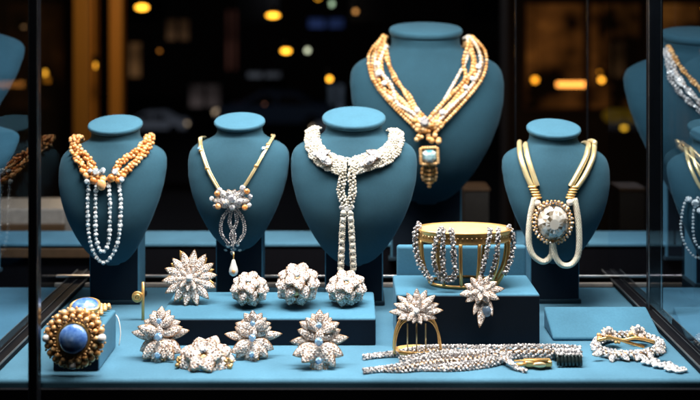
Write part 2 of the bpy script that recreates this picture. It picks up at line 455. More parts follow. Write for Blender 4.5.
# ---- necklace 2: slim gold chain, bow, drop
u2 = U(1.66)
n2 = thing('necklace', at(233, 275, 1.61), 'slim gold bar necklace with jewelled bow and pear shaped drop', 'necklace', 'necklaces on the velvet busts')
for pts, e in (([(200, 139), (202, 152), (209, 172), (219, 190)], (-1, 0)), ([(273, 137), (264, 152), (254, 170), (243, 188)], (1, 0))):
    P = drape('b2', pts, 1.6, 1, e); mb = MB(); mb.tube([p for p, n in P], 1.35*u2, 10); 
    mb.tube([p+Vector((2.0*u2, 0, .8*u2)) for p, n in P], .6*u2, 8); mb.build('gold_bar', 'palegold', n2)
    for t in (.3, .36, .64):
        mb = MB(); p, n = lerp_path(P, t); mb.ball(p+n*.4*u2, 2.3*u2, 2, 0, (1, .8, 1)); mb.build('gold_joint', 'gold', n2)
    mb = MB(); q = pts[1]; cluster(mb, [(q[0]-1, q[1]-2, 2.2)], 'b2', lift=3); mb.build('chain_stone', 'bluegem', n2)
def flat_petal(parent, key, px, py, ang, L, W, mats, lift=3, D=None, gems=1, curl=.1, gr=None, name='petal', n=None, cup=.3):
    """petal from (px,py) pointing at angle (deg, picture plane)"""
    if key: p, nn = hit(key, px, py, lift); u = U(BV[key][1])
    else: p = at(px, py, D); nn = Vector(n or (0, -1, .3)).normalized(); u = U(D)
    d = Vector((math.cos(R(ang)), 0, math.sin(R(ang))))
    mb = MB(); mb.petal(M4(p, d, nn), L*u, W*u, cup, curl, .08, gems, 0, 1, gr=(gr*1.4*u if gr else None)); return mb.build(name, mats, parent)
for a in (35, 70, 110, 145, 180, 0, 215, 325):
    flat_petal(n2, 'b2', 232, 200, a, 19 if a in (180, 0, 145, 35) else 12, 4.2, ['setting', 'diamond'], 3)
mb = MB()
cluster(mb, [(214, 198, 2.6), (250, 196, 2.6), (221, 190, 3), (243, 188, 3), (226, 201, 3), (240, 201, 3.2), (233, 198, 4.2), (233, 206, 3), (217, 205, 2.5), (249, 204, 2.5)], 'b2', lift=5)
mb.build('bow_diamonds', 'diamond', n2)
mb = MB(); cluster(mb, [(219, 193, 3), (247, 191, 3), (220, 205, 3.2), (245, 206, 3)], 'b2', lift=6); mb.build('peach_stones', 'peach', n2)
for pts in ([(230, 208), (223, 218), (222, 232), (230, 243)], [(236, 208), (243, 218), (244, 232), (236, 243)], [(232, 208), (230, 222), (235, 234), (232, 246)], [(235, 208), (237, 222), (231, 234), (235, 244)]):
    mb = MB(); P = drape('b2', pts, 2.2, hang=True); rope(mb, P, 2, 1.0*u2, 1.0*u2, 0, 0, True, jit=.1); mb.build('diamond_ribbon', 'diamond2', n2)
mb = MB(); cluster(mb, [(229, 243, 2.6), (234, 246, 3), (238, 242, 2.4), (227, 247, 2), (240, 247, 2), (233, 252, 2.2), (234, 239, 2.4)], 'b2', lift=3); mb.build('lower_diamonds', 'diamond', n2)
mb = MB(); p = at(233.5, 267, 1.615)
mb.lathe([(.0004, 8*u2), (1.6*u2, 6.5*u2), (2.6*u2, 3*u2), (4.0*u2, -1*u2), (4.6*u2, -4*u2), (3.8*u2, -7*u2), (1.8*u2, -8.6*u2), (.0004, -9*u2)], p, None, 24); mb.build('opal_drop', 'pearl', n2)
mb = MB(); mb.ball(p+Vector((.0008, -3.4*u2, -3.5*u2)), 2.0*u2, 2, 0, (1, .8, 1.3)); mb.build('orange_stone', 'peach', n2)
mb = MB(); mb.tube([p+Vector((0, 0, 7.5*u2)), p+Vector((0, .002, 14*u2))], .7*u2, 8); mb.build('drop_link', 'gold', n2)

# ---- necklace 3: cream collar
u3 = U(1.64)
n3 = thing('necklace', at(348, 270, 1.58), 'wide cream seed pearl collar knotted at the throat with two beaded tassels', 'necklace', 'necklaces on the velvet busts')
for pts, e in (([(313, 132), (314, 146), (321, 157), (333, 164), (347, 168)], (-1, 0)), ([(396, 134), (394, 146), (386, 156), (370, 162), (350, 168)], (1, 0))):
    P = drape('b3', pts, 3, 1, e); mb = MB()
    for o in (-8, -5.8, -3.6, -1.2, 1.2, 3.6, 5.8, 8):
        Q = [(p+((P[min(i+3, len(P)-1)][0]-P[max(0, i-3)][0]).cross(n).normalized())*o*u3*(.95-.4*max(0, .5-min(i/len(P), 1-i/len(P))*2 if False else (.5-i/len(P))))+n*(1-abs(o)/8)*2.4*u3, n) for i, (p, n) in enumerate(P)]
        rope(mb, Q, 2, 1.1*u3, 1.3*u3, 4, 0, False, jit=.35)
    mb.build('pearl_collar', 'white_seed', n3)
for (px, py, a) in ((318, 160, 18), (334, 166, 150), (362, 166, 30), (380, 160, 160)):
    flat_petal(n3, 'b3', px, py, a, 17, 5, ['setting', 'diamond'], 8, name='leaf_ornament')
for it in [(326, 162, 3.6), (369, 163, 3.6), (361, 167, 2.6), (377, 160, 2.4), (318, 158, 2.6)]:
    mb = MB(); cluster(mb, [it], 'b3', lift=9); mb.build('collar_stone', 'diamond', n3)
for pts in ([(338, 166), (343, 176), (341, 190), (343, 200), (347, 207)], [(358, 165), (352, 174), (353, 190), (351, 200), (347, 207)], [(347, 163), (347, 170), (346, 178)]):
    P = drape('b3', pts, 3.5); mb = MB(); rope(mb, P, 5, 3.2*u3, 1.25*u3, 2, 0, jit=.3); mb.build('collar_knot', 'white_seed', n3)
mb = MB(); cluster(mb, [(347, 208, 4, 0), (342, 207, 2.5), (352, 207, 2.5)], 'b3', lift=3); mb.build('tassel_stone', 'diamond', n3)
for pts in ([(344, 211), (342.5, 235), (341.5, 267)], [(350, 211), (352, 235), (353.5, 267)]):
    P = drape('b3', pts, 4, hang=True); mb = MB(); along(mb, P, 3.1*u3, 0, False, 1.0, None); 
    for k in range(3): rope(mb, P, 3, 2.6*u3, .8*u3, 9+k, 0, jit=.3)
    mb.build('tassel', 'white_seed', n3)

# ---- necklace 4: many strands of pearls
u4 = U(1.93)
n4 = thing('necklace', at(430, 190, 1.85), 'thick golden pearl necklace of twisted strands with square aqua stone on large back bust', 'necklace', 'necklaces on the velvet busts')
LL = [([(383, 40), (377, 54), (377, 74), (386, 92), (403, 110), (424, 128)], 1), ([(385, 42), (383, 60), (384, 78), (396, 94), (410, 108), (426, 124)], 0),
      ([(387, 40), (387, 60), (395, 76), (404, 92), (412, 106), (424, 122)], 0), ([(386, 46), (390, 66), (396, 82), (410, 96), (416, 108), (427, 120)], 2),
      ([(384, 38), (374, 60), (376, 82), (392, 102), (408, 116), (424, 132)], 0), ([(388, 50), (380, 70), (392, 86), (398, 104), (414, 114), (424, 126)], 1), ([(382, 40), (370, 56), (372, 76), (381, 92), (398, 111), (422, 134)], 0), ([(385, 41), (379, 62), (382, 86), (399, 99), (412, 112), (425, 129)], 2)]
RR = [([(468, 40), (477, 54), (478, 72), (466, 92), (450, 108), (432, 128)], 1), ([(467, 42), (472, 60), (469, 78), (458, 94), (446, 108), (430, 124)], 0),
      ([(466, 40), (466, 60), (458, 76), (450, 90), (442, 104), (430, 122)], 1), ([(467, 46), (462, 64), (464, 80), (452, 94), (440, 106), (428, 120)], 0),
      ([(470, 38), (481, 60), (476, 80), (462, 98), (448, 112), (432, 130)], 2), ([(465, 48), (474, 68), (462, 84), (460, 98), (444, 110), (432, 124)], 0), ([(471, 40), (484, 56), (482, 76), (471, 93), (455, 111), (433, 134)], 0), ([(468, 41), (474, 62), (472, 86), (456, 100), (443, 113), (431, 129)], 2)]
for k, (pts, mi) in enumerate(LL+RR):
    P = drape('b4', pts, 2.2+(k % 3)*1.2, 1, ((-1 if k < len(LL) else 1), 0)); mb = MB()
    rope(mb, P, 1, .1*u4, (2.2 if k % 2 else 1.9)*u4, 0, 0, jit=.08); mb.build('pearl_strand', ['goldpearl', 'cream', 'goldpearl'][mi], n4)
for it in [(381, 76, 3.6), (386, 85, 3), (380, 67, 3), (476, 70, 3.4), (470, 81, 3), (464, 89, 2.6), (417, 111, 3), (441, 113, 3)]:
    mb = MB(); cluster(mb, [it], 'b4', lift=6); mb.build('strand_stone', 'diamond', n4)
mb = MB()
for k in range(46): cluster(mb, [(427+random.uniform(-13, 13), 132+random.uniform(-12, 10), random.uniform(2, 3.2))], 'b4', lift=random.uniform(3, 6), gem=False)
mb.build('pearl_knot', 'goldpearl', n4)
mb = MB(); cluster(mb, [(424, 122, 5)], 'b4', lift=8); mb.build('knot_stone', 'diamond2', n4)
p, n = hit('b4', 429, 154, 5); fr = M4(p, (1, 0, .05), n)
def squarestone(mb, fr, r, h, mi=0):
    vs = []
    for rr, z in ((.35, h*1.1), (.62, h*.9), (1, 0), (.8, -h*.5)):
        for k in range(8):
            a = PI/8+k*PI/4; q = 1.0 if True else 0
            vs.append(fr@Vector((max(-.85, min(.85, math.cos(a)*1.1))*r*rr, max(-.85, min(.85, math.sin(a)*1.1))*r*rr, z)))
    fs = [list(range(8))]+[[i*8+j, (i+1)*8+j, (i+1)*8+(j+1) % 8, i*8+(j+1) % 8] for i in range(3) for j in range(8)]+[[24+j for j in range(8)][::-1]]
    for f_ in fs: mb.add([vs[i] for i in f_], [list(range(len(f_)))], mi, False)
mb = MB(); squarestone(mb, fr, 8.5*u4, 4*u4); mb.build('aqua_stone', 'aqua', n4)
mb = MB()
for k in range(26):
    a = 2*PI*k/26; q = 9.4*u4; mb.ball(fr@Vector((max(-.85, min(.85, math.cos(a)*1.1))*q*1.05, max(-.85, min(.85, math.sin(a)*1.1))*q*1.05, .5*u4)), 1.7*u4, 2)
mb.build('clasp_frame', 'goldrough', n4)
for k, dx in enumerate((-6, -3, 0, 3, 6)):
    P = drape('b4', [(429+dx*.8, 160), (429+dx*1.1, 172), (429+dx*.8, 184-abs(dx)*.8)], 3+(2 if k == 2 else 0)); mb = MB(); along(mb, P, 2.1*u4, 0); mb.build('pearl_tassel', 'goldpearl', n4)

# ---- necklace 5: twin gold cords, round crystal
u5 = U(1.66)
n5 = thing('necklace', at(552, 262, 1.60), 'twin gold cord necklace with large round crystal and cream mesh loops', 'necklace', 'necklaces on the velvet busts')
for pts, e in (([(520, 144), (521, 158), (527, 176), (533, 189)], (-1, 0)), ([(526, 146), (528, 158), (533, 174), (538, 188)], (-1, 0)),
               ([(594, 143), (592, 158), (584, 176), (575, 189)], (1, 0)), ([(588, 145), (585, 158), (577, 174), (569, 188)], (1, 0))):
    P = drape('b5', pts, 2, 1, e); mb = MB(); mb.tube([p for p, n in P], 2.7*u5, 14); mb.build('gold_cord', 'palegold', n5)
for x0, s in ((535, -1), (572, 1)):
    mb = MB()
    for k in range(5):
        p, n = hit('b5', x0+s*(2-k*1.1), 187+k*2.6, 2.5); mb.ball(p, 4.6*u5, 2, 0, (1.1, .7, .34))
    mb.build('coil_end', 'gold', n5)
pc, nc = hit('b5', 552.5, 221, 5); nc = (nc*.5+Vector((0, -1, 0))).normalized(); fr = M4(pc, (1, 0, 0), nc)
mb = MB(); k = 16; vs = []; r = 15.5*u5
for rr, z, o in ((.3, .52, 0), (.55, .46, .5), (.78, .32, 0), (1, 0, .5)):
    for j in range(k): a = 2*PI*(j+o)/k; vs.append(fr@Vector((math.cos(a)*r*rr, math.sin(a)*r*rr*1.12, z*r)))
fs = [list(range(k))]
for i in range(3):
    for j in range(k):
        j2 = (j+1) % k
        if i % 2 == 0: fs += [[i*k+j, (i+1)*k+j, i*k+j2], [i*k+j2, (i+1)*k+j, (i+1)*k+j2]]
        else: fs += [[i*k+j, (i+1)*k+j2, i*k+j2], [i*k+j, (i+1)*k+j, (i+1)*k+j2]]
fs.append([3*k+j for j in range(k)][::-1]); 
for f_ in fs: mb.add([vs[i] for i in f_], [list(range(len(f_)))], 0, False)  # separate facets, sparkle painted by random tones
mb.build('round_crystal', 'clear', n5)
mb = MB()
for ring, cnt, br in ((17, 36, 1.35), (19.6, 34, 1.3)):
    for j in range(cnt): a = 2*PI*j/cnt; mb.ball(fr@Vector((math.cos(a)*ring*u5, math.sin(a)*ring*u5*1.1, random.uniform(-1.5, 1)*u5)), br*u5*random.uniform(.8, 1.2), 2)
mb.build('filigree_halo', 'goldrough', n5)
mb = MB()
for j in range(26): a = 2*PI*j/26; mb.gem(fr@Vector((math.cos(a)*18.3*u5, math.sin(a)*18.3*u5*1.1, 1.2*u5)), 1.3*u5, nc)
mb.build('halo_diamonds', 'rose', n5)
for it in [(538, 203, 3.6), (541, 209, 3), (569, 202, 3.6), (566, 208, 3)]:
    mb = MB(); cluster(mb, [it], 'b5', lift=3, gem=False); mb.build('hinge_pearl', 'cream', n5)
for pts in ([(535, 197), (531, 215), (530, 238), (535, 253), (544, 259), (551, 253), (552, 240)], [(552, 240), (555, 254), (563, 263), (572, 260), (577, 248), (577, 222), (573, 197)]):
    P = drape('b5', pts, 3.2, hang=True)
    mb = MB(); mb.tube([p for p, n in P], 2.9*u5, 12); 
    L = plen(P); n_ = int(L/(1.5*u5))
    for i in range(n_):
        p, n = lerp_path(P, i/n_)
        for a in (-.9, -.3, .3, .9): mb.ball(p+Vector((math.sin(a+(i % 2)*.3), -math.cos(a+(i % 2)*.3), 0))*2.7*u5, .85*u5, 1)
    mb.build('mesh_loop', 'cordcream', n5)

# ---- necklaces on the busts standing in for reflections
u6 = U(1.93)
nn = thing('necklace', at(700, 110, 1.86), 'sparkling diamond and gold rope necklace on the large reflection stand-in bust beyond the right glass', 'necklace', 'necklaces on the velvet busts')
for pts, m_ in (([(670, 48), (672, 64), (682, 84), (700, 104), (712, 116)], 'rose'), ([(666, 52), (672, 74), (688, 92), (704, 108), (712, 118)], 'diamond'), ([(671, 46), (676, 62), (688, 78), (704, 94), (712, 104)], 'goldpearl'), ([(668, 60), (670, 80), (684, 98), (700, 112), (712, 124)], 'diamond2')):
    mb = MB(); P = drape('n1', pts, 3, 1, (-1, 0)); rope(mb, P, 2, 1.5*u6, 1.7*u6, 3, 0, m_ != 'goldpearl'); mb.build('gem_strand', m_, nn)

u7 = U(1.76)
nm = thing('necklace', at(700, 255, 1.72), 'twin gold cord necklace with thin crystal chains on the smaller stand-in bust beyond right glass', 'necklace', 'necklaces on the velvet busts')
for pts, e in (([(687, 150), (689, 164), (697, 182), (706, 196)], (-1, 0)), ([(692, 150), (695, 164), (703, 180), (711, 194)], (-1, 0))):
    mb = MB(); P = drape('n4', pts, 2, 1, e); mb.tube([p for p, n in P], 1.9*u7, 10); mb.build('gold_cord', 'palegold', nm)
for pts in ([(688, 197), (684, 210), (684, 232), (690, 248), (700, 256), (710, 250)], [(698, 197), (694, 212), (695, 236), (702, 247), (710, 240)]):
    mb = MB(); P = drape('n4', pts, 3, hang=True); along(mb, P, 1.5*u7, 0, True, 1.1); mb.build('crystal_chain', 'crystal', nm)
mb = MB(); cluster(mb, [(690, 199, 3), (696, 203, 4), (703, 200, 3.4), (708, 206, 4), (700, 210, 3)], 'n4', lift=4); mb.build('crystal_spray', 'crystal', nm)

# ------------------------------------------------------------------ blocks and risers
def block(name, x0, x1, y0, y1, h, label, cat='display block', group='velvet display blocks', bev=.0035, z0=.0004):
    mb = MB(); mb.box(x0, x1, y0, y1, z0, h, bev, 0, 4); t = thing(name, ((x0+x1)/2, (y0+y1)/2, 0), label, cat, group); mb.build('velvet_box', 'velvet', t)
    mb = MB(); mb.box(x0+.001, x1-.001, y0-.0016, y0+.0008, z0+.0008, h-bev*.9, .0007, 0, 2); mb.build('front_shade', 'shade_navy', t); return t  # near-black front sheet paints the shaded face of the block
LR0, LR1 = 1.495, 1.64; HL = .045
block('riser', (158-350)*LR0/F, (376-350)*LR0/F, LR0, LR1, HL, 'long low teal velvet riser carrying four brooches')
TB0, TB1, HT = 1.487, 1.60, .087
tb = block('riser', (396-350)*TB0/F, (540-350)*TB0/F, TB0, TB1, HT, 'tall teal velvet block under the gold bracelet')
mb = MB(); mb.box((397-350)*1.6/F, (527-350)*1.6/F, 1.603, 1.618, .0004, CZ-(246-HZ)*1.603/F, .005, 0, 4)
tag(mb.build('back_panel', 'velvet'), 'teal velvet panel standing behind the tall block', 'display panel')
WB = (-.457, -.386, 1.385, 1.486, .062)
block('riser', *WB, 'small teal velvet block inside the gold moonstone cuff at far left')
# slanted pad at right
mb = MB()
xa, xb = (553-350)*1.514/F, (662-350)*1.514/F
def slant(c):
    if c.z > .01: 
        c = c.copy(); k = 0 if c.y < 1.53 else 1
        c.z = .006 if k == 0 else .036; c.x = c.x if abs(c.x-xa) < .05 else c.x-.004*k
    return c
mb.box(xa, xb, 1.514, 1.585, .0006, .036, .0028, 0, 3, fn=slant)
tag(mb.build('slanted_pad', 'velvet'), 'empty slanted teal velvet pad behind the diamond bracelet on the right', 'display pad')

# ------------------------------------------------------------------ brooches
def centre(mb, p, n, r, mi=0): mb.gem(p, r, n, mi, 10, .6)
# starburst
D = 1.572; u = U(D); c = at(190, 278, D); nrm = Vector((.05, -1, .28)).normalized(); X = Vector((1, 0, 0)); Y = nrm.cross(X)*-1; Y = Vector((0, .28, 1)).normalized()
sb = thing('brooch', at(190, 304, D), 'spiky starburst flower brooch of pointed white petals, at the left end of the low riser', 'brooch', 'brooches on the low riser')
for k in range(11):
    a = 2*PI*k/11+.3; d = X*math.cos(a)+Y*math.sin(a); mb = MB()
    mb.petal(M4(c+Vector((0, 4.5*u, 0)), d, nrm), (26 if k != 3 else 31)*u*random.uniform(.9, 1), 4.0*u, .35, .0, .1); mb.build('back_petal', 'gold', sb)
for k in range(14):
    a = 2*PI*k/14+.1; d = X*math.cos(a)+Y*math.sin(a); mb = MB()
    mb.petal(M4(c+d*1.5*u, d, nrm), 27*u*random.uniform(.9, 1.0), 5.0*u, .3, .05, .1, 1, gr=1.7*u); mb.build('petal', ['setting', 'rose'], sb)
for k in range(9):
    a = 2*PI*k/9+.4; d = X*math.cos(a)+Y*math.sin(a); mb = MB()
    mb.petal(M4(c+nrm*3*u, d, nrm), 13*u, 3*u, .4, .25, .1, 1, gr=1.5*u); mb.build('inner_petal', ['setting', 'rose'], sb)
mb = MB(); mb.ball(c+nrm*6*u, 3.4*u, 3); mb.build('centre_pearl', 'pearl', sb)
mb = MB(); mb.tube([c+Vector((0, 5*u, -4*u)), c+Vector((0, 12*u, -16*u)), at(190, 304, D)+Vector((0, 14*u, .001))], 1.2*u, 8); mb.build('support', 'gold', sb)

def dome(px, py, D, r, label, ry=None, core='antique', gem='rose', group='brooches on the low riser', petals=(5, 8, 10), base=None):
    u = U(D); r = r*u; c = at(px, py, D); t = thing('brooch', (c.x, c.y, c.z-r*.9), label, 'brooch', group)
    sz = (ry or 1)
    mb = MB(); mb.ball(c, r*.82, 3, 0, (1, .9, sz)); mb.build('core', core, t)
    ax = Vector((0, -.72, .69)).normalized(); B = frame(ax)
    rings = [(.10, petals[0], .55), (.55, petals[1], .58), (1.05, petals[2], .58), (1.5, petals[2]+1, .5)]
    for ri, (th, n, L) in enumerate(rings):
        for k in range(n):
            a = 2*PI*(k+.5*(ri % 2))/n+random.uniform(-.1, .1)
            d = B@Vector((math.sin(th)*math.cos(a), math.sin(th)*math.sin(a), math.cos(th)))
            tg = B@Vector((math.cos(th)*math.cos(a), math.cos(th)*math.sin(a), -math.sin(th)))
            p = c+Vector((d.x, d.y*.9, d.z*sz))*r*(.90-.045*ri)
            if p.z < c.z-r*sz*.92: continue
            mb = MB(); mb.petal(M4(p, tg*.97-d*.04, d), r*L*1.08*random.uniform(.9, 1.1), r*.30, .3, .02 if ri else .1, .09, 1, 0, 1, tip=.7, gr=r*.085)
            mb.build('petal', ['setting', gem], t)
    mb = MB(); mb.gem(c+ax*r*.97, r*.13, ax, 0, 10, .6); mb.build('centre_stone', 'diamond', t)
    if base: base(t, c, r, u)
    return t
dome(249.5, 289, 1.56, 18.6, 'small round blossom brooch on the riser, between the starburst and largest dome', .82)
dome(298, 285, 1.56, 21.8, 'largest round domed flower brooch with gold tipped petals, centre of the low riser', .93)
dome(346.5, 288.5, 1.57, 19.8, 'round domed brooch with dark gold gaps at the right end of the low riser', .83)
def low_base(t, c, r, u):
    for s in (-1, 1):
        mb = MB()
        for k in range(16):
            mb.ball((c.x+s*random.uniform(.45, 1.0)*r, c.y-.45*r*random.uniform(.3, 1.3), .0025+random.uniform(0, 6*u)), random.uniform(1.5, 2.6)*u, 2)
        mb.build('gold_beads', 'antique', t)
    mb = MB(); mb.gem((c.x+1*u, c.y-r*.72, .0065), 6.5*u, (0, -1, .5), 0, 8, .5); mb.gem((c.x+9*u, c.y-r*.66, .0055), 4*u, (.3, -1, .4), 0, 8, .5); mb.gem((c.x-8*u, c.y-r*.66, .0055), 4*u, (-.3, -1, .4), 0, 8, .5); mb.build('blue_stones', 'bluegem', t)
dome(206, 361, 1.42, 28, 'low domed blossom brooch with gold beads, between two tiered brooches', .72, group='brooches on the deck', petals=(6, 8, 9), base=low_base)

def tiered(px, py, D, k, label, seed):
    rs = random.Random(seed); u = U(D)*k; c = at(px, py, D); t = thing('brooch', (c.x, c.y, 0), label, 'brooch', 'brooches on the deck')
    nrm = Vector((0, -1, .22)).normalized(); Yv = Vector((0, .22, 1)).normalized(); Xv = Vector((1, 0, 0))
    def P(x, y, z): return c+Xv*x*u+Yv*y*u+nrm*z*u
    pet = [(0, 15, 90, 13, 4, 3), (-1, 14, 128, 13, 3.8, 1), (1, 14, 52, 13, 3.8, 1), (0, 9, 158, 19, 4.6, 2), (0, 9, 22, 19, 4.6, 2), (0, 9, 140, 16, 4.2, 3), (0, 9, 40, 16, 4.2, 3),
           (0, 0, 176, 27, 4.6, 0), (0, 0, 4, 27, 4.6, 0), (0, 3, 160, 20, 5, 3), (0, 3, 20, 20, 5, 3),
           (0, -2, 205, 23, 6, 2), (0, -2, -25, 23, 6, 2), (0, -3, 228, 21, 6, 3), (0, -3, -48, 21, 6, 3), (0, -4, 250, 16, 5, 4), (0, -4, -70, 16, 5, 4), (0, 0, 90, 11, 4.2, 4), (0, -2, 270, 14, 3.6, 5),
           (0, -14, 240, 14, 4, 1), (0, -14, -60, 14, 4, 1), (0, -13, 270, 15, 4.4, 3)]
    for (x, y, a, L, W, z) in pet:
        a += rs.uniform(-5, 5); d = Xv*math.cos(R(a))+Yv*math.sin(R(a)); mb = MB()
        nn_ = (nrm+Vector((rs.uniform(-.25, .25)+.25*math.cos(R(a)), 0, rs.uniform(-.1, .3)+.1*math.sin(R(a))))).normalized()
        mb.petal(M4(P(x, y, z), d, nn_), L*u*rs.uniform(.95, 1.08)*1.04, W*u*1.1, .35, rs.uniform(-.12, .2), .12, 1, gr=1.75*u); mb.build('petal', ['setting', 'rose'], t)
    for (x, y, r) in ((0, 15, 2.8), (0, 1, 3.8), (0, -15, 3)):
        mb = MB(); mb.gem(P(x, y, 8), r*u, nrm, 0, 10, .6); mb.build('blue_stone', 'bluegem', t)
    mb = MB()
    for j in range(22): mb.ball(P(rs.uniform(-7, 7), -23+rs.uniform(-3, 4), rs.uniform(-5, 4)), 1.6*u, 1)
    for s in (-1, 1): mb.tube([P(s*2, -20, 0), P(s*7, -25, 3), P(s*10, -27.5, 6)], 1.6*u, 8)
    mb.build('foot', 'antique', t)
    mb = MB(); mb.tube([P(0, 10, -3), P(0, -6, -10), P(0, -27, -13)], 1.3*u, 8); mb.build('support', 'setting', t)
tiered(160, 337, 1.435, 1.06, 'tiered leaf brooch with a blue centre stone, nearest the gold cuff', 1)
tiered(253, 338, 1.44, .97, 'smallest tiered leaf brooch, just right of the low domed blossom', 2)
tiered(319, 342, 1.405, 1.1, 'tiered leaf brooch standing nearest the woven bracelet tails', 3)

# little gold pin
D = 1.62; pb = on(143, 320)
pin = thing('stick_pin', pb, 'slim upright gold stick pin with a small coiled knot, left of the starburst brooch', 'stick pin'); u = U(pb.y)
mb = MB(); mb.tube([pb+Vector((0, 0, .0005)), pb+Vector((0, 0, 38*u))], 1.5*u, 10); mb.build('pin_shaft', 'gold', pin)
mb = MB()
kp = pb+Vector((-5*u, -2.5*u, 24*u))
for r_, o in ((4.5, 0), (2.6, 1.5)): mb.tube([kp+Vector((math.cos(a)*r_*u, -o*u, math.sin(a)*r_*u)) for a in [2*PI*i/20 for i in range(20)]], 1.25*u, 8, closed=True)
mb.ball(kp+Vector((0, -1*u, 0)), 1.8*u); mb.build('pin_knot', 'gold', pin)

# ------------------------------------------------------------------ moonstone cuff at far left
D = 1.368; u = U(D)*.93; c = at(74.5, 338, D)
cuff = thing('cuff_bracelet', (c.x, 1.43, 0), 'gold beaded cuff with big blue moonstone medallion, wrapped round the small velvet block', 'cuff bracelet')
def cabo(c, n, rx, ry, u, parent, x=(1, 0, 0)):
    fr = M4(c, x, n)
    mb = MB(); vs = []; fs = []; k = 36
    prof = [(1.0, 0), (.97, .14), (.88, .28), (.72, .4), (.5, .5), (.25, .56), (.02, .58)]
    for r, z in prof:
        for j in range(k): a = 2*PI*j/k; vs.append(fr@Vector((math.cos(a)*rx*r, math.sin(a)*ry*r, z*min(rx, ry))))
    for i in range(len(prof)-1):
        for j in range(k): fs.append([i*k+j, i*k+(j+1) % k, (i+1)*k+(j+1) % k, (i+1)*k+j])
    fs.append([(len(prof)-1)*k+j for j in range(k)]); mb.add(vs, fs); mb.build('moonstone', 'cab', parent)
    mb = MB(); mb.tube([fr@Vector((math.cos(a)*rx*1.07, math.sin(a)*ry*1.07, 0)) for a in [2*PI*i/40 for i in range(40)]], 1.7*u, 10, closed=True); mb.build('bezel', 'gold', parent)
mb = MB(); fr = M4(c, (1, 0, 0), (0, -1, .12))
mb.lathe([(.001, 0), (27*u, 0), (29*u, -2*u), (27*u, -5*u), (.001, -5.5*u)], c+Vector((0, 1*u, 0)), Matrix.Rotation(R(-83+180-14), 3, 'X') if False else fr.to_3x3(), 48, 0, (1, .95)); mb.build('medallion_plate', 'antique', cuff)
cabo(fr@Vector((0, 0, 4*u)), (0, -1, .12), 15.8*u, 15.8*u, u, cuff)
mb = MB()
for ring, cnt, br, z in ((19.8, 34, 1.5, 4), (24, 19, 3.3, 3), (29.5, 22, 4.0, 0)):
    for j in range(cnt):
        if ring > 29 and j in (0, 11): continue
        a = 2*PI*(j+.0)/cnt
        mb.ball(fr@Vector((math.cos(a)*ring*u, math.sin(a)*ring*u*.96, z*u)), br*u*random.uniform(.92, 1.08), 2)
        if br > 3: mb.ball(fr@Vector((math.cos(a+.12)*(ring+3.6)*u, math.sin(a+.12)*(ring+3.6)*u*.96, (z-1)*u)), 1.5*u, 1); mb.ball(fr@Vector((math.cos(a+.14)*(ring-3.2)*u, math.sin(a+.14)*(ring-3.2)*u, (z+2)*u)), 1.4*u, 1)
mb.build('gold_beading', 'goldrough', cuff)
for a, rr, s in ((0, 29.5, 5), (180, 29.5, 4.6), (270, 28, 4.2)):
    mb = MB(); mb.ball(fr@Vector((math.cos(R(a))*rr*u, math.sin(R(a))*rr*u, 1.5*u)), s*u, 3); mb.build('pearl', 'pearl', cuff)
mb = MB()   # band of beads over the top of the block
for row in range(-4, 5):
    for j in range(11):
        t = j/10; yy = 1.376+t*.112; zz = .0685+.004*math.sin(PI*t)
        mb.ball((-.424+row*.0062+(.0031 if j % 2 else 0), yy, zz), .0038*random.uniform(.9, 1.1), 2)
for row in range(-4, 5):
    for j in range(6): mb.ball((-.424+row*.0062, 1.4915, .063-j*.009), .0038, 2)
mb.build('beaded_band', 'goldrough', cuff)
c2 = at(85, 304, 1.42); c2.z = .087
mb = MB(); mb.lathe([(.012, -.016), (.024, -.003), (.024, .001), (.016, .002)], c2, None, 40, 0, (1, .8)); mb.build('stone_mount', 'gold', cuff)
cabo(c2+Vector((0, 0, .002)), (0, -.35, 1), .021, .017, u, cuff)
mb = MB(); mb.tube(smooth([at(113, 313, 1.49), at(118, 318, 1.48), at(120.5, 332, 1.47), at(119, 347, 1.465)+Vector((0, 0, .002))], .003), .0009, 8); mb.build('safety_cord', 'pearl', cuff)

# ------------------------------------------------------------------ gold cage bracelet on tall block
D = 1.545; u = U(D); cx = (464-350)*D/F; zt = CZ-(229-HZ)*D/F; rx = 48*u; ry = .044
gb = thing('bangle', (cx, D, HT), 'large round gold bangle cage with flat champagne top, standing on the tall block', 'bangle')
mb = MB()
mb.lathe([(.001, .0015), (rx*.8, .0015), (rx*.93, .001), (rx*.945, -.001)], (cx, D, zt), None, 72, 0, (1, ry/rx)); mb.build('top_disc', 'champagne', gb)
mb = MB()
mb.lathe([(rx*.95, .001), (rx*.97, .0028), (rx, .0025), (rx*1.01, .0005), (rx*.985, -.002), (rx*.975, -.012), (rx*1.0, -.0145), (rx*.99, -.0175), (rx*.93, -.0175), (rx*.93, 0.0)], (cx, D, zt), None, 72, 0, (1, ry/rx)); mb.build('rim_band', 'gold', gb)
for adeg in (202, 232, 262, 285, 312, 338, 20, 60, 120, 160):
    a = R(adeg); P = []
    for k in range(14):
        t = k/13; z = zt-.016-t*(zt-.016-HT-.003); q = 1.0-.02*t-.26*t*t*t
        P.append(Vector((cx+math.cos(a)*rx*q*.97, D+math.sin(a)*ry*q*.97, z)))
    mb = MB(); mb.tube(P, .0032, 10, flat=(1, .6)); mb.build('rib', 'gold', gb)
mb = MB(); mb.tube([Vector((cx+math.cos(a)*rx*.72, D+math.sin(a)*ry*.72, HT+.0035)) for a in [2*PI*i/60 for i in range(60)]], .0026, 10, closed=True); mb.build('lower_ring', 'gold', gb)
mb = MB()
for k in range(64):
    a = 2*PI*k/64; mb.gem((cx+math.cos(a)*rx*.99, D+math.sin(a)*ry*.99, zt-.007), .0018, (math.cos(a), math.sin(a), 0), 0, 6)
mb.build('rim_stones', 'antique', gb)
